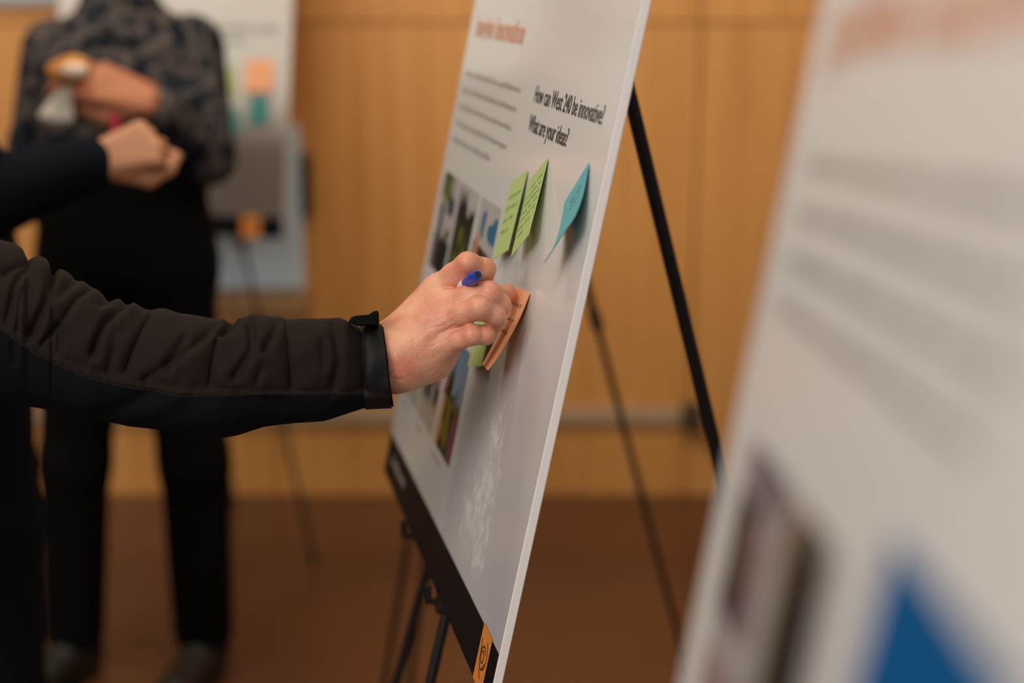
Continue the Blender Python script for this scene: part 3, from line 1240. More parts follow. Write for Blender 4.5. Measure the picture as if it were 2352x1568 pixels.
def legpoint(a, q, v, B):
    # point on line a-q whose board height coordinate is v
    va = (a - B['o']) @ B['up']
    vq = (q - B['o']) @ B['up']
    return a + (q - a) * ((va - v) / (va - vq))


lA, lB = legpoint(hub_m, qA, -0.016, MB), legpoint(hub_m, qB, -0.016, MB)
make_easel(hub_m, (line_floor(hub_m, qA), line_floor(hub_m, qB), rear_m),
           ((lA, lA + MB['n'] * 0.040), (lB, lB + MB['n'] * 0.022)),
           'black tripod easel carrying the display board touched by the reaching hand', 1)
# an easel further back, hidden by the middle board apart from two legs
hub2 = hub_m + np.array([-0.10, 0.90, 0.0])
make_easel(hub2, (WF(843, 1812), WF(905, 1850), rear_m + np.array([-0.10, 0.90, 0])), (),
           'out of focus tripod easel standing behind the middle board, only its legs showing', 2)
# near easel of the right board
hub_r = RB['o'] + RB['x'] * .29 + RB['up'] * .66 - RB['n'] * .05
bkr = nrm([-RB['n'][0], -RB['n'][1], 0])
qa, qb = (RB['o'] + RB['x'] * u + RB['up'] * -.06 - RB['n'] * .018 for u in (.14, .44))
la, lb = legpoint(hub_r, qa, -0.016, RB), legpoint(hub_r, qb, -0.016, RB)
make_easel(hub_r, (line_floor(hub_r, qa), line_floor(hub_r, qb), hub_r + bkr * .42),
           ((la, la + RB['n'] * .045), (lb, lb + RB['n'] * .045)), 'tripod easel behind the near blurred board, hidden by it', 3)
# far easel
hub_f = FB['o'] + FB['x'] * .29 + FB['up'] * .66 - FB['n'] * .045
qa = FB['o'] + FB['x'] * .13 + FB['up'] * -.06 - FB['n'] * .016
ff = WF(722, 1290)
qb = hub_f + (ff - hub_f) * ((hub_f[2] - 0.83) / hub_f[2])
la, lb = legpoint(hub_f, qa, -0.016, FB), legpoint(hub_f, qb, -0.016, FB)
make_easel(hub_f, (line_floor(hub_f, qa), ff, hub_f + bk * .15),
           ((la, la + FB['n'] * .05), (lb, lb + FB['n'] * .05)), 'tripod easel holding the far board behind the standing person', 4)


# ------------------------------------------------------------------ people
def add_hand(V, Fc, wrist, *a, **k):
    """append a finely meshed hand that overlaps the wrist of a body mesh"""
    sd = SDF()
    hand_prims(sd, wrist, *a, **k)
    V2, F2 = sd.mesh(0.0026)
    return np.concatenate([V, V2]), np.concatenate([Fc, F2 + len(V)])


def hand_prims(sd, wrist, d, n, side, curl=(40, 55, 35), sc=1.0, r0=1.0, thumb=True, spread=0.9):
    """generic hand: d finger direction, n back-of-hand normal, side +1/-1 thumb side along cross(d,n)"""
    d, n = nrm(d), nrm(n)
    n = nrm(n - d * (n @ d))
    t = np.cross(d, n) * side
    wrist = np.asarray(wrist, float)
    fs = SDF()
    for i, (off, ln, fr) in enumerate(((0.030, (.042, .025, .020), .0088), (0.010, (.046, .029, .021), .0090), (-0.010, (.042, .027, .021), .0086), (-0.028, (.033, .020, .018), .0076))):
        mcp = wrist + d * (0.090 - 0.006 * abs(i - 1)) * sc + t * off * sc
        sd.cap(wrist + t * off * 0.55 * sc, mcp, .0155 * sc, .0125 * sc, .014)
        p, ang = mcp, 0.0
        fg = SDF()
        for k in range(3):
            ang += math.radians(curl[k])
            dd = d * math.cos(ang) - n * math.sin(ang)
            q = p + dd * ln[k] * sc
            fg.cap(p, q, fr * (1.08 - .08 * k) * sc * r0, fr * (1.0 - .08 * k) * sc * r0, .004)
            p = q
        fs.group(fg, .0012)
    sd.group(fs, .006)
    if thumb:
        b = wrist + d * .025 * sc + t * .024 * sc - n * .008 * sc
        m1 = wrist + d * .062 * sc + t * .046 * sc - n * .024 * sc
        m2 = wrist + d * .092 * sc + t * .036 * sc - n * .038 * sc
        m3 = wrist + d * .112 * sc + t * .018 * sc - n * .044 * sc
        sd.chain([b, m1, m2, m3], [.016 * sc, .0125 * sc, .0105 * sc, .0085 * sc], .008)


def head_prims(sd, J):
    c, f, u = J['head'], nrm(J['face']), np.array([0, 0, 1.0])
    s = np.cross(f, u)
    ax = np.stack([s, f, u])
    sd.ell(c + u * .02, (.074, .093, .098), .03, ax)
    sd.ell(c - u * .045 + f * .018, (.055, .068, .068), .03, ax)
    sd.ell(c - u * .095 + f * .055, (.026, .024, .022), .03, ax)
    sd.cap(c + f * .088 + u * .012, c + f * .112 - u * .022, .008, .013, .012)
    sd.ell(c + f * .085 - u * .062, (.026, .014, .010), .010, ax)
    for k in (-1, 1):
        sd.ell(c + s * k * .076 - u * .008, (.008, .017, .031), .006, ax)
        sd.cap(c + f * .086 + s * k * .012 + u * .032, c + f * .080 + s * k * .045 + u * .030, .008, .007, .012)
        sd.ell(c + f * .070 + s * k * .042 - u * .022, (.022, .020, .018), .02, ax)
    sd.cap(c - u * .06 - f * .02, J['neck'], .054, .058, .03)


def torso_prims(sd, J, o=0.0, arms=True, to='wrist'):
    sl, sr, pe, ne = J['sl'], J['sr'], J['pelvis'], J['neck']
    lat = nrm(sr - sl)
    up = np.array([0, 0, 1.0])
    f = np.cross(up, lat)
    ax = np.stack([lat, f, up])
    ch = (sl + sr) / 2 - up * .13
    wa = (ch * 0.42 + pe * 0.58) + up * .03
    sd.cap(sl + lat * .025 - up * .01, sr - lat * .025 - up * .01, .058 + o, None, .05)
    sd.cap(ne, (sl + sr) / 2 - up * .02, .062 + o * .6, .085 + o, .05)
    sd.ell(ch, (.165 + o, .112 + o, .165 + o), .05, ax)
    sd.ell(wa, (.150 + o, .108 + o, .17 + o), .06, ax)
    sd.ell(pe, (.165 + o, .112 + o, .13 + o), .06, ax)
    if arms:
        for k in ('l', 'r'):
            s_, e_, w_ = J['s' + k], J['e' + k], J['w' + k]
            sd.cap(s_, e_, .053 + o, .042 + o, .03)
            if to == 'wrist':
                sd.cap(e_, w_, .042 + o, .028 + o * .8, .02)
            else:
                sd.cap(e_, e_ + (w_ - e_) * to, .042 + o, .040 - .012 * to + o * .8, .02)


def leg_prims(sd, J, o=0.0, hem=None):
    for k in ('l', 'r'):
        h, kn, an = J['h' + k], J['k' + k], J['a' + k]
        sd.cap(h, kn, .080 + o, .055 + o, .05)
        if hem is None:
            sd.cap(kn, an, .055 + o, .036 + o, .03)
        else:
            sd.cap(kn, kn + (an - kn) * hem, .057 + o, .050 + o, .03)


def shoe_mesh(J, k, parent, material, origin):
    sd = SDF()
    an, to = J['a' + k], J['t' + k]
    f = nrm([to[0] - an[0], to[1] - an[1], 0])
    u = np.array([0, 0, 1.0])
    h = np.array([an[0], an[1], 0.045]) - f * .03
    t = np.array([to[0], to[1], 0.038])
    s = np.cross(f, u)
    sd.cap(h, t, .042, .040, .02)
    sd.cap(np.array([an[0], an[1], .06]), an + u * .07, .050, .054, .03)
    sd.cap(np.array([an[0], an[1], .075]), h * .35 + t * .65 + u * .012, .046, .036, .02)
    sd.cap(h + s * .008, t + s * .012 - f * .02, .040, .034, .02)
    V, Fc = sd.mesh(0.008)
    V[:, 2] = np.maximum(V[:, 2], 0.018)
    sh = fast_mesh('shoe', V, Fc, material, parent, origin)
    g = Geo()
    n = 20
    outl = []
    for a in np.linspace(0, 2 * math.pi, n, endpoint=False):
        L_ = np.linalg.norm((t - h)[:2]) / 2
        outl.append((h + t) / 2 + f * (L_ + .045) * math.cos(a) + s * .048 * math.sin(a))
    v = [(p[0] - origin[0], p[1] - origin[1], z) for z in (0.0, 0.022) for p in outl]
    g.add(v, [tuple(range(n))[::-1], tuple(range(n, 2 * n))] + [(i, (i + 1) % n, n + (i + 1) % n, n + i) for i in range(n)])
    g.build('sole', M['black_plastic'], sh)


def face_details(J, parent, origin):
    c, f, u = J['head'], nrm(J['face']), np.array([0, 0, 1.0])
    s = np.cross(f, u)
    sd = SDF()
    ax = np.stack([s, f, u])
    sd.ell(c + u * .04 - f * .012, (.080, .095, .088), .02, ax)
    sd.ell(c - f * .04 - u * .02, (.076, .062, .08), .02, ax)
    sd.sub(c + f * .11 - u * .03, c + f * .13 + u * .03, .062, .055, .02)
    V, Fc = sd.mesh(0.008)
    fast_mesh('hair', V, Fc, M['hair'], parent, origin)
    for k in (-1, 1):
        sd = SDF()
        sd.ell(c + f * .079 + s * k * .031 + u * .010, (.012, .012, .008), .002, ax)
        V, Fc = sd.mesh(0.003)
        fast_mesh('eye', V, Fc, M['eye'], parent, origin)


# ---- person standing behind, patterned shirt
yC = 2.88
C = dict(neck=WY(272, -28, yC), sl=WY(128, 118, yC), sr=WY(440, 108, yC), pelvis=WY(292, 560, yC),
         el=WY(84, 345, yC + .03), wl=WY(150, 570, yC + .0), er=WY(474, 360, yC - .05), wr=WY(338, 228, yC - .24),
         hl=WY(205, 640, yC), hr=WY(385, 640, yC), kl=WY(172, 1060, yC - .02), kr=WY(447, 1060, yC - .02),
         al=WY(170, 1440, yC), ar=WY(468, 1455, yC), face=np.array([-0.25, -1, -0.1]))
C['head'] = C['neck'] + np.array([-.005, -.03, .19])
C['al'][2] = C['ar'][2] = 0.10
C['tl'] = C['al'] + np.array([-.055, -.15, -.06])
C['tr'] = C['ar'] + np.array([-.03, -.16, -.06])
oC = np.array([C['pelvis'][0], C['pelvis'][1], 0.0])
sd = SDF()
head_prims(sd, C)
torso_prims(sd, C, -0.004)
leg_prims(sd, C, -0.006)
for k in 'lr':
    sd.cap(C['a' + k] - np.array([0, 0, .02]), (C['t' + k] * .5 + C['a' + k] * .5) * np.array([1, 1, 0]) + np.array([0, 0, .042]), .024, .016, .01)
V, Fc = sd.mesh(0.0085)
V, Fc = add_hand(V, Fc, C['wr'], nrm(WY(170, 170, yC - .30) - C['wr']), np.array([.15, -.75, .55]), -1, (25, 40, 25), 1.08, 1.0)
V, Fc = add_hand(V, Fc, C['wl'], nrm([.35, 0, -.9]), np.array([-.9, 0, -.3]), 1, (5, 10, 5), 0.9)
pC = fast_mesh('person', V, Fc, M['skin_tan'], None, oC)
tag(pC, 'standing person in a dark patterned shirt and black trousers, a snack in hand', 'person')
sd = SDF()
torso_prims(sd, C, 0.014, False)
Vs, Fs = sd.mesh(0.010)
Vs[:, 2] = np.maximum(Vs[:, 2], 1.16)
sd = SDF()
for k in 'lr':
    sd.cap(C['s' + k], C['e' + k], .066, .056, .03)
    sd.cap(C['e' + k], C['e' + k] + (C['w' + k] - C['e' + k]) * .84, .056, .042, .02)
Vq, Fq = sd.mesh(0.010)
Vs, Fs = np.concatenate([Vs, Vq]), np.concatenate([Fs, Fq + len(Vs)])
fast_mesh('shirt', Vs, Fs, M['shirt'], pC, oC)
sd = SDF()
torso_prims(sd, C, 0.010, False)
Vs, Fs = sd.mesh(0.010)
Vs[:, 2] = np.clip(Vs[:, 2], 0.93, 1.20)
fast_mesh('undershirt', Vs, Fs, M['black_cloth'], pC, oC)
sd = SDF()
sd.ell(C['pelvis'] + np.array([0, 0, .06]), (.172, .122, .20), .05)
sd.ell(C['pelvis'] - np.array([0, 0, .03]), (.18, .125, .14), .05)
leg_prims(sd, C, 0.016, 0.97)
Vt, Ft = sd.mesh(0.010)
fast_mesh('trousers', Vt, Ft, M['black_cloth'], pC, oC)
for k in 'lr':
    shoe_mesh(C, k, pC, M['shoe'], oC)
face_details(C, pC, oC)
# snack and napkin
sc_ = WY(158, 165, yC - .345)
sd = SDF()
sd.ell(sc_, (.040, .026, .024), .01)
sd.ell(sc_ + np.array([.012, -.005, .012]), (.028, .022, .018), .01)
V, Fc = sd.mesh(0.004)
sn = fast_mesh('pastry', V, Fc, M['pastry'], None, tuple(sc_))
tag(sn, 'golden brown pastry held at the chest of the person in the patterned shirt', 'pastry')
sd = SDF()
sd.ell(sc_ + np.array([.018, -.026, .004]), (.026, .010, .014), .01)
V, Fc = sd.mesh(0.003)
fast_mesh('icing', V, Fc, M['icing'], sn, sc_)
nk = WY(134, 240, yC - .34)
sd = SDF()
sd.cap(nk + np.array([.022, .012, .040]), nk + np.array([-.010, 0, -.018]), .010, .019, .01)
sd.cap(nk + np.array([.012, .004, .010]), nk + np.array([.010, .004, -.022]), .012, .015, .006)
sd.cap(nk + np.array([.0, -.006, .012]), nk + np.array([-.024, -.004, -.020]), .008, .011, .004)
sd.sub(nk + np.array([.002, -.022, .02]), nk + np.array([-.004, -.022, -.04]), .006, .008, .004)
V, Fc = sd.mesh(0.0025)
np_ = fast_mesh('paper_napkin', V, Fc, M['napkin'], None, tuple(nk))
tag(np_, 'crumpled white paper napkin hanging below the pastry', 'napkin')

# ---- person at the left edge in navy, red pen in the fist
yB = 2.16
B_ = dict(neck=WY(-265, 60, yB), sl=WY(-160, 235, yB - .16), sr=WY(-310, 205, yB + .16), pelvis=WY(-140, 720, yB),
          face=np.array([1, .25, -.1]))
B_['el'] = WY(-60, 470, yB - .14)
B_['wl'] = WY(222, 372, yB - .10)
B_['er'] = WY(-300, 520, yB + .22)
B_['wr'] = WY(-190, 620, yB + .10)
B_['hl'] = WY(-75, 800, yB - .09)
B_['hr'] = WY(-110, 800, yB + .09)
B_['kl'] = WY(-20, 1200, yB - .09)
B_['kr'] = WY(-70, 1190, yB + .10)
B_['al'] = WY(0, 1620, yB - .09)
B_['ar'] = WY(-60, 1600, yB + .10)
B_['al'][2] = B_['ar'][2] = 0.10
B_['tl'] = B_['al'] + np.array([.16, .0, -.06])
B_['tr'] = B_['ar'] + np.array([.16, .03, -.06])
B_['head'] = B_['neck'] + np.array([.03, 0, .19])
# lateral for torso must run from 'sl' to 'sr' with the front on cross(up, lat)
oB = np.array([B_['pelvis'][0], B_['pelvis'][1], 0.0])
sd = SDF()
head_prims(sd, B_)
torso_prims(sd, B_, -0.004)
leg_prims(sd, B_, -0.006)
for k in 'lr':
    sd.cap(B_['a' + k] - np.array([0, 0, .02]), (B_['t' + k] * .5 + B_['a' + k] * .5) * np.array([1, 1, 0]) + np.array([0, 0, .042]), .024, .016, .01)
V, Fc = sd.mesh(0.0085)
V, Fc = add_hand(V, Fc, B_['wl'], np.array([.86, .12, .30]), np.array([-.2, -.9, .35]), 1, (75, 85, 55), 0.95, 1.0)
V, Fc = add_hand(V, Fc, B_['wr'], np.array([.6, -.3, -.6]), np.array([0, .6, .6]), -1, (25, 30, 20), 1.0)
pB = fast_mesh('person', V, Fc, M['skin_warm'], None, oB)
tag(pB, 'person in a navy sweater at the left edge, forearm raised with a red pen', 'person')
sd = SDF()
torso_prims(sd, B_, 0.016, True, 0.93)
Vs, Fs = sd.mesh(0.010)
Vs[:, 2] = np.maximum(Vs[:, 2], 0.86)
fast_mesh('sweater', Vs, Fs, M['navy_cloth'], pB, oB)
sd = SDF()
sd.ell(B_['pelvis'], (.125, .175, .14), .05)
leg_prims(sd, B_, 0.014, 0.95)
Vt, Ft = sd.mesh(0.010)
fast_mesh('trousers', Vt, Ft, M['navy_cloth'], pB, oB)
for k in 'lr':
    shoe_mesh(B_, k, pB, M['shoe'], oB)
face_details(B_, pB, oB)
rp0, rp1 = WY(268, 350, yB - .075), WY(262, 264, yB - .075)
g = Geo()
dd = nrm(rp1 - rp0)
g.tube([rp0 - dd * .02, rp1 - dd * .004, rp1], [.0075, .0075, .0055], 14)
rp = g.build('marker_pen', M['red'], None, rp0)
smooth_by_angle(rp)
tag(rp, 'red pen sticking up from a fist at the left', 'pen')
g = Geo()
g.tube([rp1, rp1 + dd * .004], [.0045, .0035], 12)
g.build('end_plug', M['red'], rp, rp0)


# ---- foreground person: reaching arm with the hand and quilted sleeve
def H(cx_, cy_, z):
    """position on the hand, picked in the enlarged view of the hand"""
    return P(850 + cx_ / 4.1275, 540 + cy_ / 4.1275, z)


palm = SDF()
# wrist and forearm, ending inside the sleeve
palm.chain([H(-560, 1205, 1.262), H(60, 1165, 1.272)], [.028, .0230], .02)
palm.cap(H(60, 1025, 1.276), H(235, 1010, 1.278), .0145, .0160, .016)
palm.cap(H(-20, 1300, 1.270), H(260, 1300, 1.272), .0145, .0155, .016)
palm.cap(H(40, 1160, 1.268), H(300, 1120, 1.268), .0165, .0175, .016)
# metacarpals
for a_, b_, r0_, r1_ in ((H(265, 960, 1.282), H(640, 520, 1.283), .0155, .0135), (H(285, 1040, 1.276), H(690, 660, 1.268), .0160, .0130),
                         (H(300, 1130, 1.272), H(700, 820, 1.263), .0155, .0125), (H(300, 1250, 1.274), H(705, 1030, 1.266), .0145, .0120)):
    palm.cap(a_, b_, r0_, r1_, .013)
# palm body on the far side and heel of the hand
palm.cap(H(330, 1150, 1.292), H(620, 800, 1.297), .021, .020, .02)
palm.cap(H(230, 1275, 1.285), H(600, 1175, 1.288), .0165, .0185, .018)
palm.cap(H(560, 1170, 1.288), H(720, 1060, 1.282), .0150, .0110, .014)
palm.cap(H(330, 940, 1.292), H(640, 620, 1.300), .0145, .0145, .018)
# extensor tendons, veins, ulnar bump
for (a_, b_) in (((320, 960, 1.2680), (640, 530, 1.2715)), ((330, 1035, 1.2615), (690, 665, 1.2570)), ((345, 1120, 1.2580), (690, 822, 1.2525)), ((350, 1225, 1.2605), (690, 1025, 1.2555))):
    palm.cap(H(*a_), H(*b_), .0018, .0032, .005)
palm.cap(H(180, 1060, 1.2535), H(420, 1010, 1.2580), .0013, .0013, .003)
palm.cap(H(420, 1010, 1.2580), H(560, 1040, 1.2565), .0013, .0011, .003)
palm.cap(H(260, 1190, 1.2555), H(480, 1150, 1.2565), .0013, .0012, .003)
palm.ell(H(70, 1290, 1.2600), (.010, .010, .010), .010)
# fingers: each its own chain, kept apart from its neighbours
fingers = SDF()
FK = .0045
for chain_, pads in (
    ([((640, 520, 1.283), .0132), ((790, 388, 1.272), .0110), ((925, 274, 1.262), .0104), ((1085, 322, 1.276), .0096), ((1092, 395, 1.298), .0082)],
     [((922, 252, 1.2560), .0074), ((1092, 308, 1.2715), .0064)]),
    ([((690, 660, 1.270), .0128), ((930, 588, 1.255), .0106), ((1128, 552, 1.249), .0104), ((1232, 652, 1.265), .0092), ((1214, 715, 1.292), .0080)],
     [((1130, 532, 1.2435), .0072), ((1240, 650, 1.2600), .0060)]),
    ([((700, 822, 1.264), .0122), ((880, 740, 1.248), .0100), ((1035, 686, 1.2395), .0102), ((1180, 758, 1.252), .0092), ((1196, 838, 1.276), .0080)],
     [((1038, 678, 1.2340), .0072), ((1180, 752, 1.2465), .0058)]),
    ([((705, 1030, 1.266), .0116), ((850, 980, 1.253), .0090), ((965, 944, 1.247), .0088), ((1092, 946, 1.254), .0082), ((1114, 962, 1.275), .0072)],
     [((968, 934, 1.2430), .0062), ((1100, 938, 1.2490), .0052)]),
):
    fg = SDF()
    fg.chain([H(*c_) for c_, _ in chain_], [r_ for _, r_ in chain_], FK)
    for c_, r_ in pads:
        fg.ell(H(*c_), (r_, r_, r_), .004)
    fingers.group(fg, .0016)
# thumb passing behind to press the orange note
th_ = SDF()
th_.chain([H(330, 930, 1.300), H(640, 760, 1.325), H(980, 660, 1.336), H(1305, 556, 1.330)], [.0170, .0135, .0108, .0080], .008)
th_.ell(H(1290, 560, 1.330), (.0088, .0088, .0088), .004)
fingers.group(th_, .0016)
palm.group(fingers, .0065)
VA, FA = palm.mesh(0.00095)


def vert_normals(V, Fc):
    n = np.cross(V[Fc[:, 2]] - V[Fc[:, 0]], V[Fc[:, 3]] - V[Fc[:, 1]])
    N = np.zeros_like(V)
    for k in range(4):
        np.add.at(N, Fc[:, k], n)
    return N / (np.linalg.norm(N, axis=1)[:, None] + 1e-12)


# skin creases on the back of the hand
WR = [([(560, 720), (680, 640), (800, 585), (900, 560)], 11, .0007), ([(600, 770), (720, 690), (850, 640)], 10, .0008), ([(520, 690), (620, 600), (700, 560)], 10, .0005),
      ([(690, 480), (790, 497), (880, 505)], 12, .0011), ([(720, 965), (790, 905), (880, 862)], 11, .0010), ([(560, 880), (680, 860), (780, 810)], 10, .0006),
      ([(640, 940), (720, 900), (800, 850)], 9, .0006), ([(600, 830), (700, 780), (800, 730)], 9, .0005), ([(500, 800), (600, 730)], 12, .0005),
      ([(560, 560), (660, 520), (740, 500)], 9, .0005), ([(580, 1060), (660, 1010)], 10, .0004), ([(430, 900), (560, 820)], 14, .0004),
      ([(1105, 490), (1110, 560), (1095, 600)], 7, .0005), ([(1140, 470), (1150, 540)], 6, .0004), ([(1005, 640), (1010, 720)], 7, .0005), ([(1045, 620), (1055, 700)], 6, .0004),
      ([(940, 880), (945, 960)], 7, .0005), ([(980, 870), (988, 960)], 6, .0004), ([(895, 225), (915, 290)], 7, .0005), ([(945, 205), (955, 280)], 6, .0004),
      ([(1085, 235), (1060, 300)], 7, .0006), ([(150, 1340), (300, 1370)], 14, .0006), ([(200, 900), (330, 930)], 16, .0005)]
NA = vert_normals(VA, FA)
vc = VA - np.array([0, 0, CAMH])
zc_ = vc[:, 1] * CT - vc[:, 2] * ST
hx_ = (vc[:, 0] / zc_ * F + CX - 850) * 4.1275
hy_ = ((-vc[:, 1] * ST - vc[:, 2] * CT) / zc_ * F + CY - 540) * 4.1275
facing = np.clip(-(NA @ np.array([0, CT, -ST])) * 2, 0, 1) * (zc_ < 1.29)


def seg_dist(X, Y, poly):
    best = np.full(X.shape, 1e9)
    sgn = np.zeros(X.shape)
    for (x0, y0), (x1, y1) in zip(poly[:-1], poly[1:]):
        dx, dy = x1 - x0, y1 - y0
        t = np.clip(((X - x0) * dx + (Y - y0) * dy) / (dx * dx + dy * dy), 0, 1)
        d = np.hypot(X - x0 - t * dx, Y - y0 - t * dy)
        s = np.sign((X - x0) * dy - (Y - y0) * dx)
        m = d < best
        best = np.where(m, d, best)
        sgn = np.where(m, s, sgn)
    return best, sgn


dA = np.zeros(len(VA))
for poly, w_, dep in WR:
    d_, _ = seg_dist(hx_, hy_, poly)
    dA += .6 * dep * (-np.exp(-(d_ / (1.25 * w_)) ** 2) + .25 * np.exp(-((d_ - 2.4 * w_) / (1.4 * w_)) ** 2))
VA = VA + NA * (dA * facing)[:, None]

A_ = dict(sr=P(-500, 345, 1.27))
A_['sl'] = A_['sr'] + np.array([-.12, .36, .02])
A_['neck'] = (A_['sl'] + A_['sr']) / 2 + np.array([.0, 0, .10])
A_['head'] = A_['neck'] + np.array([.05, .0, .18])
A_['pelvis'] = (A_['sl'] + A_['sr']) / 2 + np.array([-.06, 0, -.50])
A_['face'] = np.array([1, .0, -.15])
A_['el'] = A_['sl'] + np.array([-.10, .06, -.28])
A_['wl'] = A_['el'] + np.array([-.02, .0, -.25])
A_['er'], A_['wr'] = P(60, 742, 1.235), P(700, 800, 1.25)
for k, s_ in (('l', 1), ('r', -1)):
    A_['h' + k] = A_['pelvis'] + np.array([.02, .09 * s_, -.07])
    A_['k' + k] = A_['pelvis'] + np.array([.03, .10 * s_, -.47])
    A_['a' + k] = np.array([A_['pelvis'][0] + .0, A_['pelvis'][1] + .11 * s_, .10])
    A_['t' + k] = A_['a' + k] + np.array([.16, .02 * s_, -.06])
oA = np.array([A_['pelvis'][0], A_['pelvis'][1], 0.0])
sd = SDF()
head_prims(sd, A_)
torso_prims(sd, A_, -0.006, False)
sd.cap(A_['sl'], A_['el'], .048, .038, .03)
sd.cap(A_['el'], A_['wl'], .038, .026, .02)
sd.cap(A_['sr'], P(-330, 480, 1.265), .045, .042, .03)
sd.cap(P(-330, 480, 1.265), P(60, 745, 1.243), .042, .036, .03)
sd.cap(P(60, 745, 1.243), P(360, 845, 1.25), .036, .032, .03)
sd.cap(P(360, 845, 1.25), P(720, 838, 1.263), .032, .024, .03)
leg_prims(sd, A_, -0.006)
for k in 'lr':
    sd.cap(A_['a' + k] - np.array([0, 0, .02]), (A_['t' + k] * .5 + A_['a' + k] * .5) * np.array([1, 1, 0]) + np.array([0, 0, .042]), .024, .016, .01)
V2, F2 = sd.mesh(0.010)
V2, F2 = add_hand(V2, F2, A_['wl'], np.array([.2, .05, -.97]), np.array([0, 1, 0]), -1, (15, 25, 15), 1.0)
pA = fast_mesh('person', np.concatenate([VA, V2]), np.concatenate([FA, F2 + len(VA)]), M['skin'], None, oA)
tag(pA, 'person reaching in from the left in a black quilted jacket, hand on the orange note', 'person')
# flush over knuckles and between fingers
fl = np.zeros(len(VA) + len(V2))
for c_, r_ in (((925, 230, 1.255), .012), ((1128, 520, 1.24), .011), ((1032, 660, 1.235), .011), ((965, 905, 1.24), .010), ((1180, 640, 1.25), .012),
               ((820, 480, 1.262), .012), ((600, 690, 1.255), .016), ((760, 900, 1.25), .012), ((1300, 556, 1.33), .02), ((250, 1330, 1.25), .012), ((1120, 700, 1.25), .012)):
    dd_ = np.linalg.norm(VA - H(*c_), axis=1)
    fl[:len(VA)] = np.maximum(fl[:len(VA)], np.exp(-(dd_ / r_) ** 2))
add_attr(pA, 'flush', fl)
face_details(A_, pA, oA)
for k in 'lr':
    shoe_mesh(A_, k, pA, M['shoe'], oA)
sd = SDF()
sd.ell(A_['pelvis'], (.125, .175, .14), .05)
leg_prims(sd, A_, 0.014, 0.95)
Vt, Ft = sd.mesh(0.011)
fast_mesh('trousers', Vt, Ft, M['black_cloth'], pA, oA)
sd = SDF()
torso_prims(sd, A_, 0.022, False)
sd.cap(A_['sl'], A_['el'], .066, .056, .03)
sd.cap(A_['el'], A_['el'] + (A_['wl'] - A_['el']) * .93, .056, .040, .02)
sd.cap(A_['sr'], P(-500, 350, 1.268), .078, .078, .04)
Vs, Fs = sd.mesh(0.010)
Vs[:, 2] = np.maximum(Vs[:, 2], oA[2] + 0.80)
jacket = fast_mesh('jacket', Vs, Fs, M['jacket'], pA, oA)

# sleeve: rings with the outline of the photographed sleeve, padded between the stitch lines
TOPX = np.array([-560, -420, -250, -120, 0, 30, 51, 64, 78, 90, 104, 113, 118, 125, 137, 155, 172, 190, 207, 230, 250, 262, 274, 295, 313, 330, 348, 375, 399, 425, 450, 485, 520, 535, 548, 580, 610, 640, 665, 705, 743, 775, 802, 829, 876, 900])
TOPY = np.array([170, 232, 370, 460, 549, 560, 569, 590, 589, 588, 595, 604, 624, 624, 622, 629, 637, 643, 651, 672, 687, 690, 688, 694, 703, 705, 704, 709, 714, 720, 725, 731, 736, 736, 733, 726, 723, 726, 731, 731, 729, 733, 739, 746, 747, 748])
BOTX = np.array([-560, -420, -250, -120, 0, 50, 110, 224, 263, 320, 373, 440, 505, 548, 605, 680, 746, 800, 834, 870, 900])
BOTY = np.array([560, 650, 790, 870, 918, 928, 941, 970, 976, 982, 987, 999, 1007, 1000, 983, 971, 963, 946, 936, 936, 936])
SEAMX = np.array([-560, -250, 0, 45, 90, 135, 180, 250, 330, 420, 520, 650, 800, 830, 900])
SEAMY = np.array([330, 560, 738, 770, 800, 822, 842, 862, 880, 891, 897, 900, 900, 902, 904])
STITCH = [[(8, 625), (30, 610), (48, 602), (63, 594)], [(205, 655), (175, 680), (140, 735), (118, 762), (95, 792)],
          [(347, 706), (330, 740), (305, 800), (288, 852)], [(524, 742), (500, 768), (488, 815), (480, 886)],
          [(655, 733), (660, 790), (667, 860), (668, 896)], [(829, 748), (832, 800), (834, 870), (835, 932)]]
CREASE = [([(60, 612), (35, 653), (24, 704), (17, 736)], 7, .0050), ([(118, 630), (105, 691), (85, 740), (72, 768)], 9, .0085),
          ([(176, 640), (150, 662), (132, 680)], 9, .0050), ([(48, 670), (42, 720), (40, 760)], 5, .0025), ([(137, 745), (137, 806)], 6, .0030),
          ([(245, 690), (232, 694)], 10, .0050), ([(294, 692), (242, 739), (222, 785), (214, 812)], 8, .0075), ([(424, 777), (383, 838)], 9, .0035), ([(262, 800), (250, 850)], 8, .0025),
          ([(500, 742), (450, 790), (390, 835), (335, 872)], 8, .0040), ([(515, 762), (536, 744)], 9, .0075), ([(575, 747), (580, 780), (575, 810), (540, 864)], 9, .0060),
          ([(634, 739), (625, 770), (608, 802)], 9, .0060), ([(767, 747), (775, 790), (778, 830), (767, 890)], 10, .0048), ([(740, 785), (745, 840)], 8, .0030),
          ([(600, 850), (590, 880)], 7, .0025), ([(345, 905), (300, 940), (230, 965)], 22, .0040), ([(420, 898), (380, 925), (300, 955)], 16, -.0025), ([(30, 790), (32, 830)], 7, .0020),
          ([(-40, 560), (-60, 640), (-70, 720)], 10, .006), ([(-160, 470), (-200, 560), (-210, 640)], 12, .008), ([(-300, 380), (-330, 480), (-330, 560)], 12, .008), ([(560, 900), (640, 930)], 18, .0025)]


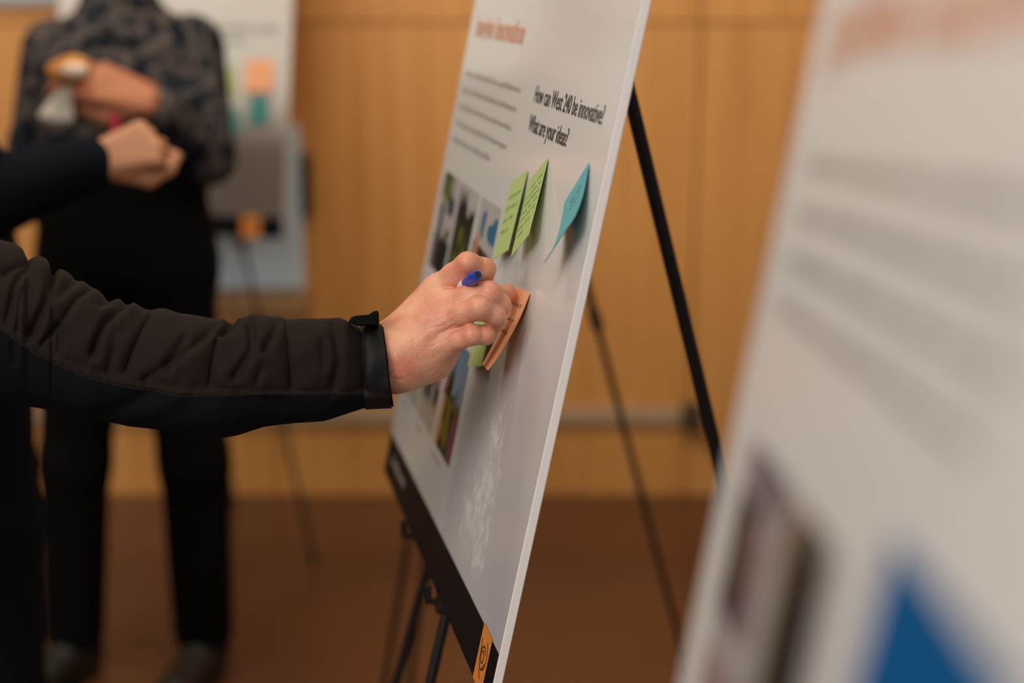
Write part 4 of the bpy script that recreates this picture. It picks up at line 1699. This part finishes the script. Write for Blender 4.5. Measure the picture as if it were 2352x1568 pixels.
def seg_dist(X, Y, poly):
    best = np.full(X.shape, 1e9)
    sgn = np.zeros(X.shape)
    for (x0, y0), (x1, y1) in zip(poly[:-1], poly[1:]):
        dx, dy = x1 - x0, y1 - y0
        t = np.clip(((X - x0) * dx + (Y - y0) * dy) / (dx * dx + dy * dy), 0, 1)
        d = np.hypot(X - x0 - t * dx, Y - y0 - t * dy)
        s = np.sign((X - x0) * dy - (Y - y0) * dx)
        m = d < best
        best = np.where(m, d, best)
        sgn = np.where(m, s, sgn)
    return best, sgn


def z_mid(x):
    return np.interp(x, [-560, -300, 0, 400, 893], [1.270, 1.262, 1.238, 1.245, 1.268])


def sleeve(X, PH, disp=True, off=0.0):
    """X picture column of the ring, PH angle: 0 top, pi/2 facing the camera, pi bottom"""
    top, bot = np.interp(X, TOPX, TOPY), np.interp(X, BOTX, BOTY)
    yc, ry = (top + bot) / 2, (bot - top) / 2
    z0 = z_mid(X)
    rz = ry / F * z0 * np.interp(X, [-560, 0, 500, 893], [0.92, 0.92, 0.86, 0.80])
    xs = X + np.interp(X, [780, 893], [0, 1]) * (10 * (np.sin(PH) > -2) * (1 - np.cos(PH)) / 2 * 1.0) - np.interp(X, [780, 893], [0, 1]) * 14 * (np.cos(PH) * .5 + .5)
    e = 0.88
    cp = np.sign(np.cos(PH)) * np.abs(np.cos(PH)) ** e
    sp = np.sign(np.sin(PH)) * np.abs(np.sin(PH)) ** e
    y = yc - ry * cp
    d = np.zeros(np.broadcast(X, PH).shape)
    if disp:
        Xb, Yb = np.broadcast_arrays(xs, y)
        front = 0.5 + 0.5 * np.tanh((np.sin(PH) + 0.15) * 6)
        seam = np.interp(Xb, SEAMX, SEAMY)
        up = 1 / (1 + np.exp(np.clip((Yb - seam) / 4, -30, 30)))
        near = np.full(Xb.shape, 1e9)
        for s in STITCH:
            dd, _ = seg_dist(Xb, Yb, s)
            near = np.minimum(near, dd)
        sb = np.abs(Yb - seam)
        puff = 1 - np.exp(-near / 11)
        d = d + up * front * (-0.0048 * (1 - puff) - 0.0022 * np.exp(-near / 2.4) - 0.0030 * np.exp(-sb / 5))
        for poly, w_, dep in CREASE:
            dd, sg = seg_dist(Xb, Yb, poly)
            d = d + front * (-0.8 * dep * np.exp(-(dd / (1.15 * w_)) ** 2) + 0.30 * dep * np.exp(-((dd - 2.4 * w_) / (1.8 * w_)) ** 2) * (0.6 + 0.4 * sg))
        pip = np.exp(-((Yb - seam - 8) / 6.0) ** 2)
        d = d + front * pip * (0.0018 + 0.0006 * np.sin(Xb / 4.2) * np.sin(Xb / 17.0)) * np.interp(Xb, [500, 700], [1, 0.2])
        low = (1 - up)
        d = d + low * front * 0.0016 * np.sin(Xb / 47 + 0.011 * Yb) * np.sin((Yb - seam) / 38)
        d = d + up * front * 0.0010 * np.sin(Xb / 13 + Yb / 31) * np.sin(Yb / 27 - Xb / 60)
    nz, ny = sp, cp
    yy = y - (d + off) * ny * F / z0
    zz = z0 - rz * sp - (d + off) * nz
    return P(np.broadcast_to(xs, yy.shape), yy, zz)


XS = np.concatenate([np.linspace(-540, -10, 60), np.linspace(-5, 893, 420)])
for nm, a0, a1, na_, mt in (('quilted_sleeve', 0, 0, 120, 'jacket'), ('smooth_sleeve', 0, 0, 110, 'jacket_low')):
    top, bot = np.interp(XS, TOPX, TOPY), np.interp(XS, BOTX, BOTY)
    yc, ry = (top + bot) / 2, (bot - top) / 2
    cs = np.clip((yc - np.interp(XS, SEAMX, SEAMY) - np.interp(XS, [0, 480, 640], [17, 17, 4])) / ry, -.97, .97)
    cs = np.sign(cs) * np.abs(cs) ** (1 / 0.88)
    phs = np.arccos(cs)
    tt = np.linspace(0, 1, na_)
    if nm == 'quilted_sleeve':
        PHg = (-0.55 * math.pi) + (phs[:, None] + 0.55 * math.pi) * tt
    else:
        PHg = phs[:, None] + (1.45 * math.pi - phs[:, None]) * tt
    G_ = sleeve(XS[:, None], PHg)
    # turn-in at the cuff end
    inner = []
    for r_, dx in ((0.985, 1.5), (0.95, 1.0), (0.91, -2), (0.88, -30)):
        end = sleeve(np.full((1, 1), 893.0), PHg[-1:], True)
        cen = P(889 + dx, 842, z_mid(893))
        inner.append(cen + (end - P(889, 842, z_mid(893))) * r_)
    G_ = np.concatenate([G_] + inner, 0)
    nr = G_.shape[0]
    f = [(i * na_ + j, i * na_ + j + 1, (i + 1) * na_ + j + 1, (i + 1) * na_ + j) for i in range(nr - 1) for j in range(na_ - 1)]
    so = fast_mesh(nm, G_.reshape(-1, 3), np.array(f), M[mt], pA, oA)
    if nm == 'quilted_sleeve':
        quilted = so

# stitching
g = Geo()


def on_sleeve(x, y, off):
    top, bot = np.interp(x, TOPX, TOPY), np.interp(x, BOTX, BOTY)
    c = np.clip(((top + bot) / 2 - y) / ((bot - top) / 2), -.99, .99)
    c = math.copysign(abs(c) ** (1 / .88), c)
    return sleeve(np.array([x]), np.array([math.acos(c)]), True, off)[0]


g0 = g
lines = list(STITCH) + [[(x, np.interp(x, SEAMX, SEAMY) - 3) for x in range(2, 640, 12)], [(x, np.interp(x, SEAMX, SEAMY) + 17) for x in range(2, 480, 12)]]
for ln in lines:
    g = Geo()
    ln = np.array(ln, float)
    cum = np.concatenate([[0], np.cumsum(np.hypot(*np.diff(ln, axis=0).T))])
    s = 0.0
    while s < cum[-1] - 5:
        q = [(np.interp(a, cum, ln[:, 0]), np.interp(a, cum, ln[:, 1])) for a in (s, s + 2.2, s + 4.4)]
        g.tube([on_sleeve(x, y, o_) - oA for (x, y), o_ in zip(q, (-.0001, .0003, -.0001))], 0.00042, 5)
        s += 6.2
    tag(g.build('stitch_line', M['stitch'], quilted), kind='stuff')

# cuff band and the hook-and-loop tab
g = Geo()
XC = np.linspace(834, 890, 14)
PHc = np.linspace(0, 2 * math.pi, 90)
Gc = sleeve(XC[:, None], PHc[None, :], True, 0.0016)
n1, n2 = Gc.shape[:2]
cuff = fast_mesh('cuff', Gc.reshape(-1, 3), np.array([(i * n2 + j, i * n2 + j + 1, (i + 1) * n2 + j + 1, (i + 1) * n2 + j) for i in range(n1 - 1) for j in range(n2 - 1)]), mat('cuff_black', (0.0055, 0.0040, 0.0034, 1), 0.6, spec=0.2, noise=0.2, nscale=500), pA, oA)
out = [(800, 740), (806, 729), (816, 725), (848, 722), (858, 715), (867, 713), (870, 718), (871, 747), (820, 749)]
n = len(out)
vf, vb = [P(x, y, 1.232) - oA for x, y in out], [P(x, y, 1.256) - oA for x, y in out]
cen = np.mean(vf, axis=0)
vf2 = [cen + (q - cen) * .9 + (P(0, 0, 1.228) - P(0, 0, 1.232)) * 0 for q in vf]
g = Geo()
dz_ = cam_dir([0, 0, -.003])
g.add(vf + vb + [cen + (q - cen) * .86 + dz_ for q in vf],
      [(i, (i + 1) % n, n + (i + 1) % n, n + i) for i in range(n)] + [tuple(n + i for i in range(n))] + [(2 * n + i, 2 * n + (i + 1) % n, (i + 1) % n, i) for i in range(n)] + [tuple(2 * n + i for i in range(n))[::-1]])
g.build('cuff_tab', M['black_cloth'], cuff)

g = Geo()
g.tube([P(x, y, z) - oA for x, y, z in ((888, 861, 1.238), (894, 859, 1.236), (898, 856, 1.236), (902, 852, 1.238))], .0004, 6)
g.build('loose_thread', M['stitch'], cuff)

# ---- blue marker between the fingers
e0 = H(1022, 376, 1.2300)
e1 = H(925, 455, 1.2555)
ax_ = nrm(e1 - e0)
mk = empty('marker_pen', tuple(e0))
tag(mk, 'blue marker pen gripped between the fingers of the reaching hand', 'pen')
g = Geo()
L_ = np.linalg.norm(e1 - e0)
g.tube([ax_ * .0, ax_ * .0010, ax_ * .0045, ax_ * .0085, ax_ * .0105, ax_ * L_ * .99], [.0036, .0043, .0049, .0053, .0056, .0057], 28)
c = g.build('cap', M['blue_cap'], mk)
smooth_by_angle(c, 35)
g = Geo()
g.tube([-ax_ * .0003, ax_ * .0003], .0029, 20)
g.build('end_plug', M['pen_hole'], c)
g = Geo()
g.tube([ax_ * L_ * .985, ax_ * (L_ + .002), ax_ * .115], [.0058, .0058, .0055], 24)
smooth_by_angle(g.build('barrel', M['pen_white'], mk), 35)
g = Geo()
g.tube([ax_ * .115, ax_ * .123, ax_ * .128], [.0042, .0030, .0018], 16)
smooth_by_angle(g.build('tip', M['blue_cap'], mk), 35)
